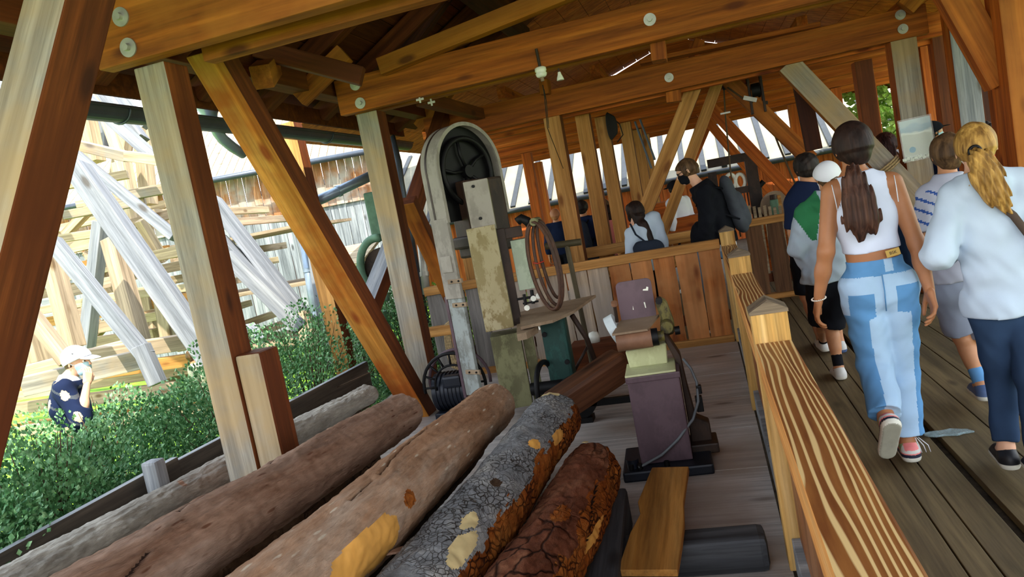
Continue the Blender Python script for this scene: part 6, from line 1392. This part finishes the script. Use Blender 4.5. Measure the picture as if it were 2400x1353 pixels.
# ---- 6 braids
Yf = 8.95
p = Person('person with long dark reddish braids, seen between the woman and the poster post', 1.98, Yf, 1.76, 0.3, h=.012, skin='skin', J=dict(head=wp(2074, 344, Yf), neck=wp(2080, 392, Yf)))
p.body(); p.top('white_shirt', ['white_cloth'], t=.018, sleeve=1.5, hem=.88, slT=.02); p.legs('blue_trousers', ['denim_dark'], t=.014, t2=.02)
for q in 'LR': p.shoe(q, ['shoe_white', 'rubber_white'])
p.hair_cap('hair_redbrown', t=.045, front=.05, low=-.08)
b = MB(); rr = random.Random(8)
for i in range(16):
    x0 = 2060+rr.uniform(0, 26); dx = rr.uniform(8, 30)
    pts = [Vector(wp(x0, 322+rr.uniform(-4, 10), Yf-.12))-p.o, Vector(wp(x0+dx*.6, 345, Yf-.14))-p.o, Vector(wp(x0+dx*.9, 380, Yf-.14))-p.o, Vector(wp(x0+dx*.8-4, 412+rr.uniform(-4, 10), Yf-.12))-p.o]
    b.tube(pts, .012, 'hair_redbrown', 6)
b.build('braids', p.T)
# ---- 7 black cap
Yg = 9.1
p = Person('person in a black peaked cap and blue face mask looking right, behind the poster post', 2.56, Yg, 1.78, -1.2, male=True, h=.012, skin='skin', J=dict(head=wp(2186, 312, Yg), neck=wp(2190, 362, Yg)))
p.headF = V3((.93, .25, .05)); p.headF /= np.linalg.norm(p.headF)
p.body(); p.top('navy_shirt', ['navy_cloth'], t=.02, sleeve=1.7, hem=.88); p.legs('black_trousers', ['black_cloth'], t=.014, t2=.02)
for q in 'LR': p.shoe(q, ['shoe_white', 'rubber_white'])
p.hair_cap('hair_black', t=.010, front=.02, low=-.06); p.cap('black_cloth', brim_dir=(.92, .2, .22)); p.mask('mask_blue'); p.eyes()
# ---- 15 person in red
p = Person('distant person in a red top with dark hair, seen right of the tall grey post', onY(2310, 300, 8.4).x, 8.4, 1.60, 0.6, h=.014)
p.body(); p.top('red_top', ['red_cloth', 'white_cloth'], t=.02, sleeve=1.2, hem=.85, fn=lambda c: (abs(c[:, 0]-p.o.x-.11) < .02).astype(int)); p.legs('trousers', ['denim_dark'], t=.014, t2=.02)
for q in 'LR': p.shoe(q, ['shoe_white', 'rubber_white'])
p.hair_cap('hair_black', t=.03, front=.05, low=-.06, amp=.008)
b = MB(); hc = Vector(p.J['head'].tolist())-p.o; b.tube([hc+Vector((.088*cos(a), .10*sin(a), .075)) for a in [2*pi*i/20 for i in range(20)]], .010, 'label_tan', 6, closed=True); b.build('hair_band', p.T)
# ---- 8 man in black, leaning forward, facing left
Yh = 7.95
p = Person('man in black hooded top, sunglasses and black mask, leaning forward with a grey backpack', -0.02, Yh, 1.86, radians(88), male=True, h=.011, skin='skin_pale',
           J=dict(head=wp(1610, 402, Yh), neck=wp(1642, 440, Yh), chest=wp(1668, 480, Yh), waist=wp(1690, 540, Yh), pelvis=wp(1698, 575, Yh), shL=wp(1650, 452, Yh-.19), shR=wp(1662, 450, Yh+.17), elL=wp(1657, 520, Yh-.22), elR=wp(1655, 520, Yh+.2), wrL=wp(1652, 590, Yh-.15), wrR=wp(1640, 570, Yh+.2)))
p.headF = V3((-.93, -.02, -.36)); p.headF /= np.linalg.norm(p.headF); p.headU = V3((-.36, 0, .93)); p.headU /= np.linalg.norm(p.headU)
p.body(); p.top('black_hoodie', ['black_cloth'], t=.035, slT=.035, sleeve=1.9, hem=.83, wide=.03, amp=.011, extra=[pr(p.J['neck']+V3((.06, -.05, .0)), p.J['neck']+V3((.06, .05, .0)), .07, .07)])
p.top('white_undershirt', ['white_cloth'], t=.028, sleeve=0, hem=.76, neck_open=-.05)
p.legs('light_jeans', ['denim_light'], t=.014, t2=.02, waist=.9)
for q in 'LR': p.shoe(q, ['shoe_black', 'rubber_white'])
p.hair_cap('hair_brown', t=.014, front=.045, low=-.05, amp=.003); p.mask('mask_black')
_, at, R = p.headp(); b = MB()
for sg in (-1, 1): b.box(Vector((at(sg*.033, .092, .014)-V3(p.o)).tolist()), (.012, .05, .032), 'lens_dark', rot=(0, -.38, 0), bev=.006); b.tube([Vector((at(sg*.06, .085, .018)-V3(p.o)).tolist()), Vector((at(sg*.088, -.01, .02)-V3(p.o)).tolist())], .003, 'lens_dark', 5)
b.build('sunglasses', p.T); p.bl = 'grey and black backpack worn by the man in black'; p.backpack('grey_bag', w=.27, hgt=.50, d=.15)
# ---- 9 girl with the grey hood
Yi = 7.85
p = Person('girl with long dark hair and a pale grey hooded jumper, behind the board fence', onY(1508, 560, Yi).x, Yi, 1.57, radians(25), h=.012, skin='skin_pale',
           J=dict(head=wp(1487, 498, Yi), neck=wp(1493, 532, Yi), shL=wp(1480, 552, Yi-.08), elL=wp(1482, 600, Yi-.12)))
p.headF = V3((-.75, .62, -.1)); p.headF /= np.linalg.norm(p.headF)
p.body(); p.top('hooded_jumper', ['pale_blue_fleece'], t=.03, slT=.03, sleeve=1.85, hem=.82, wide=.02, amp=.006, extra=[pr(p.J['neck']+V3((-.03, -.08, -.02)), p.J['neck']+V3((.09, -.06, -.05)), .055, .055), pr(p.J['neck']+V3((.05, -.1, -.06)), p.J['neck']+V3((.07, -.12, -.14)), .05, .03)]); p.legs('trousers', ['black_cloth'])
for q in 'LR': p.shoe(q, ['shoe_white', 'rubber_white'])
p.mask('mask_black')
c = p.J['head']; p.hair_cap('hair_darkbrown', t=.020, front=.05, low=-.09, extra=[pr(c+V3((.03, -.03, .0)), c+V3((.06, -.05, -.17)), .085, .06, flat=[(V3((.5, -.8, 0))/.943, .6)]), pr(c+V3((.06, -.05, -.15)), c+V3((.13, -.10, -.32)), .075, .035)])
T = thing('shoulder_bag', 'black shoulder bag worn by the girl in the grey hooded jumper', 'bag', tuple(onY(1517, 572, Yi-.25))); o_ = T.location
nets_obj('bag', [Vol([pr((o_.x-.07, o_.y, o_.z-.04), (o_.x+.08, o_.y, o_.z-.05), .085, .08, flat=[(V3((0, 1, 0)), .6)])], .010, k=.02, noise_amp=.004).mesh()], T, ['dark_bag'], o_)
b = MB(); b.tube([Vector((-.02, .0, .03)), Vector(wp(1490, 550, Yi-.20))-o_, Vector(wp(1477, 525, Yi-.13))-o_], .010, 'dark_bag', 6); b.build('strap', T)
# ---- far visitors
def far(label, px, Y, H, hd, topm, botm, hairm, male=True, hem=.88, sleeve=1.8, hairlong=False, z0=0.0, bp=None, bpl=None):
    p = Person(label, onY(px, 500, Y).x, Y, H, hd, male=male, h=.014, z0=z0); p.body()
    p.top('shirt', [topm], t=.022, slT=.024, sleeve=sleeve, hem=hem, amp=.005); p.legs('trousers', [botm], t=.014, t2=.02)
    for q in 'LR': p.shoe(q, ['shoe_white', 'rubber_white'])
    c = p.J['head']; b_ = -p.F
    p.hair_cap(hairm, t=.014, front=.045, low=-.07, extra=([pr(c+b_*.05, c+b_*.08+V3((0, 0, -.25)), .085, .06, flat=[(p.F, .5)])] if hairlong else ()))
    if bp: p.bl = bpl; p.backpack(bp)
    return p
far('man with cropped hair in a navy shirt at the far left of the hall', 1300, 12.0, 1.54, 0.2, 'navy_cloth', 'black_cloth', 'skin_tan')
far('boy in dark blue with a dark backpack, between the cracked post and the knotted post', 1366, 10.2, 1.60, -.2, 'navy_cloth', 'black_cloth', 'hair_black', bp='dark_bag', bpl='dark blue backpack with white straps between two posts')
far('girl with long dark hair in a pink top, between two slim posts', 1428, 10.6, 1.46, 0.1, 'pink_cloth', 'black_cloth', 'hair_darkbrown', male=False, hairlong=True)
far('short-haired man in a pale pink shirt, behind the girl in pink', 1421, 12.2, 1.54, 0.1, 'cream_cloth', 'black_cloth', 'hair_brown')
p = far('person in a white shirt and black cap, reaching up beside the narrow brace', 1592, 11.0, 1.62, 0.9, 'white_cloth', 'black_cloth', 'hair_black', sleeve=1.5)
p.cap('black_cloth')
far('passer-by in beige, mostly hidden behind the shrubs on the left', 372, 7.2, 1.2, -1.0, 'cream_cloth', 'beige_cloth', 'hair_brown', z0=-.45)
# ---- 14 man at lower left
D_ = 5.75
def wd(x, y, D): return tuple(onD(x, y, D))
base = onD(175, 960, D_)
p = Person('man in white cap and blue mask holding a hand to his face, behind shrubs', base.x, base.y, 1.66, radians(-72), male=True, z0=-.42, h=.009, skin='skin_pale',
           J=dict(head=wd(182, 848, D_), neck=wd(163, 888, D_), chest=wd(163, 950, D_), shL=wd(157, 905, D_+.15), shR=wd(150, 915, D_-.16), elR=wd(190, 985, D_-.22), wrR=wd(204, 900, D_-.12), elL=wd(190, 975, D_+.2), wrL=wd(200, 1010, D_+.1)))
p.headF = V3((.96, .10, -.10)); p.headF /= np.linalg.norm(p.headF); p.headU = V3((.10, 0, 1)); p.headU /= np.linalg.norm(p.headU)
hd_ = V3(wd(208, 850, D_-.06))-V3(p.J['wrR']); p.handdir['R'] = ((hd_/np.linalg.norm(hd_)).tolist(), (-.9, .2, -.1)); p.curl = .35
p.body(); p.top('white_shirt', ['white_cloth'], t=.012, sleeve=1.2, hem=.85, neck_open=.035); 
p.top('navy_vest', ['navy_cloth', 'beige_cloth', 'grey_bag'], t=.028, sleeve=1.3, slT=.03, hem=.84, neck_open=-.01,
      fn=lambda c: np.where(np.sin(c[:, 0]*31+1)*np.sin(c[:, 1]*27+c[:, 2]*14) > .62, 1, np.where(np.sin(c[:, 2]*38+c[:, 0]*20) > .93, 2, 0)))
p.legs('trousers', ['black_cloth'])
for q in 'LR': p.shoe(q, ['shoe_black', 'rubber_white'])
p.hair_cap('hair_brown', t=.006, front=.0, low=-.05); at, R = p.cap('white_cloth'); p.mask('mask_blue'); p.eyes()
c = Vector((at(-.0, 0, 0)-V3(p.o)).tolist())
side = Vector(R.tolist()); 
if side.dot(CAM-p.o) < 0: side = -side
lc = Vector(p.J['head'].tolist())-p.o+side*.086+Vector(p.headF.tolist())*.055+Vector((0, 0, .078))
b = MB(); f_ = Vector(p.headF.tolist()); b.prism([lc+f_*-.016+Vector((0, 0, .008)), lc+f_*-.008+Vector((0, 0, -.003)), lc+f_*.022+Vector((0, 0, .010)), lc+f_*-.004+Vector((0, 0, .003))], side*.006, 'black_iron'); b.build('cap_emblem', p.T)
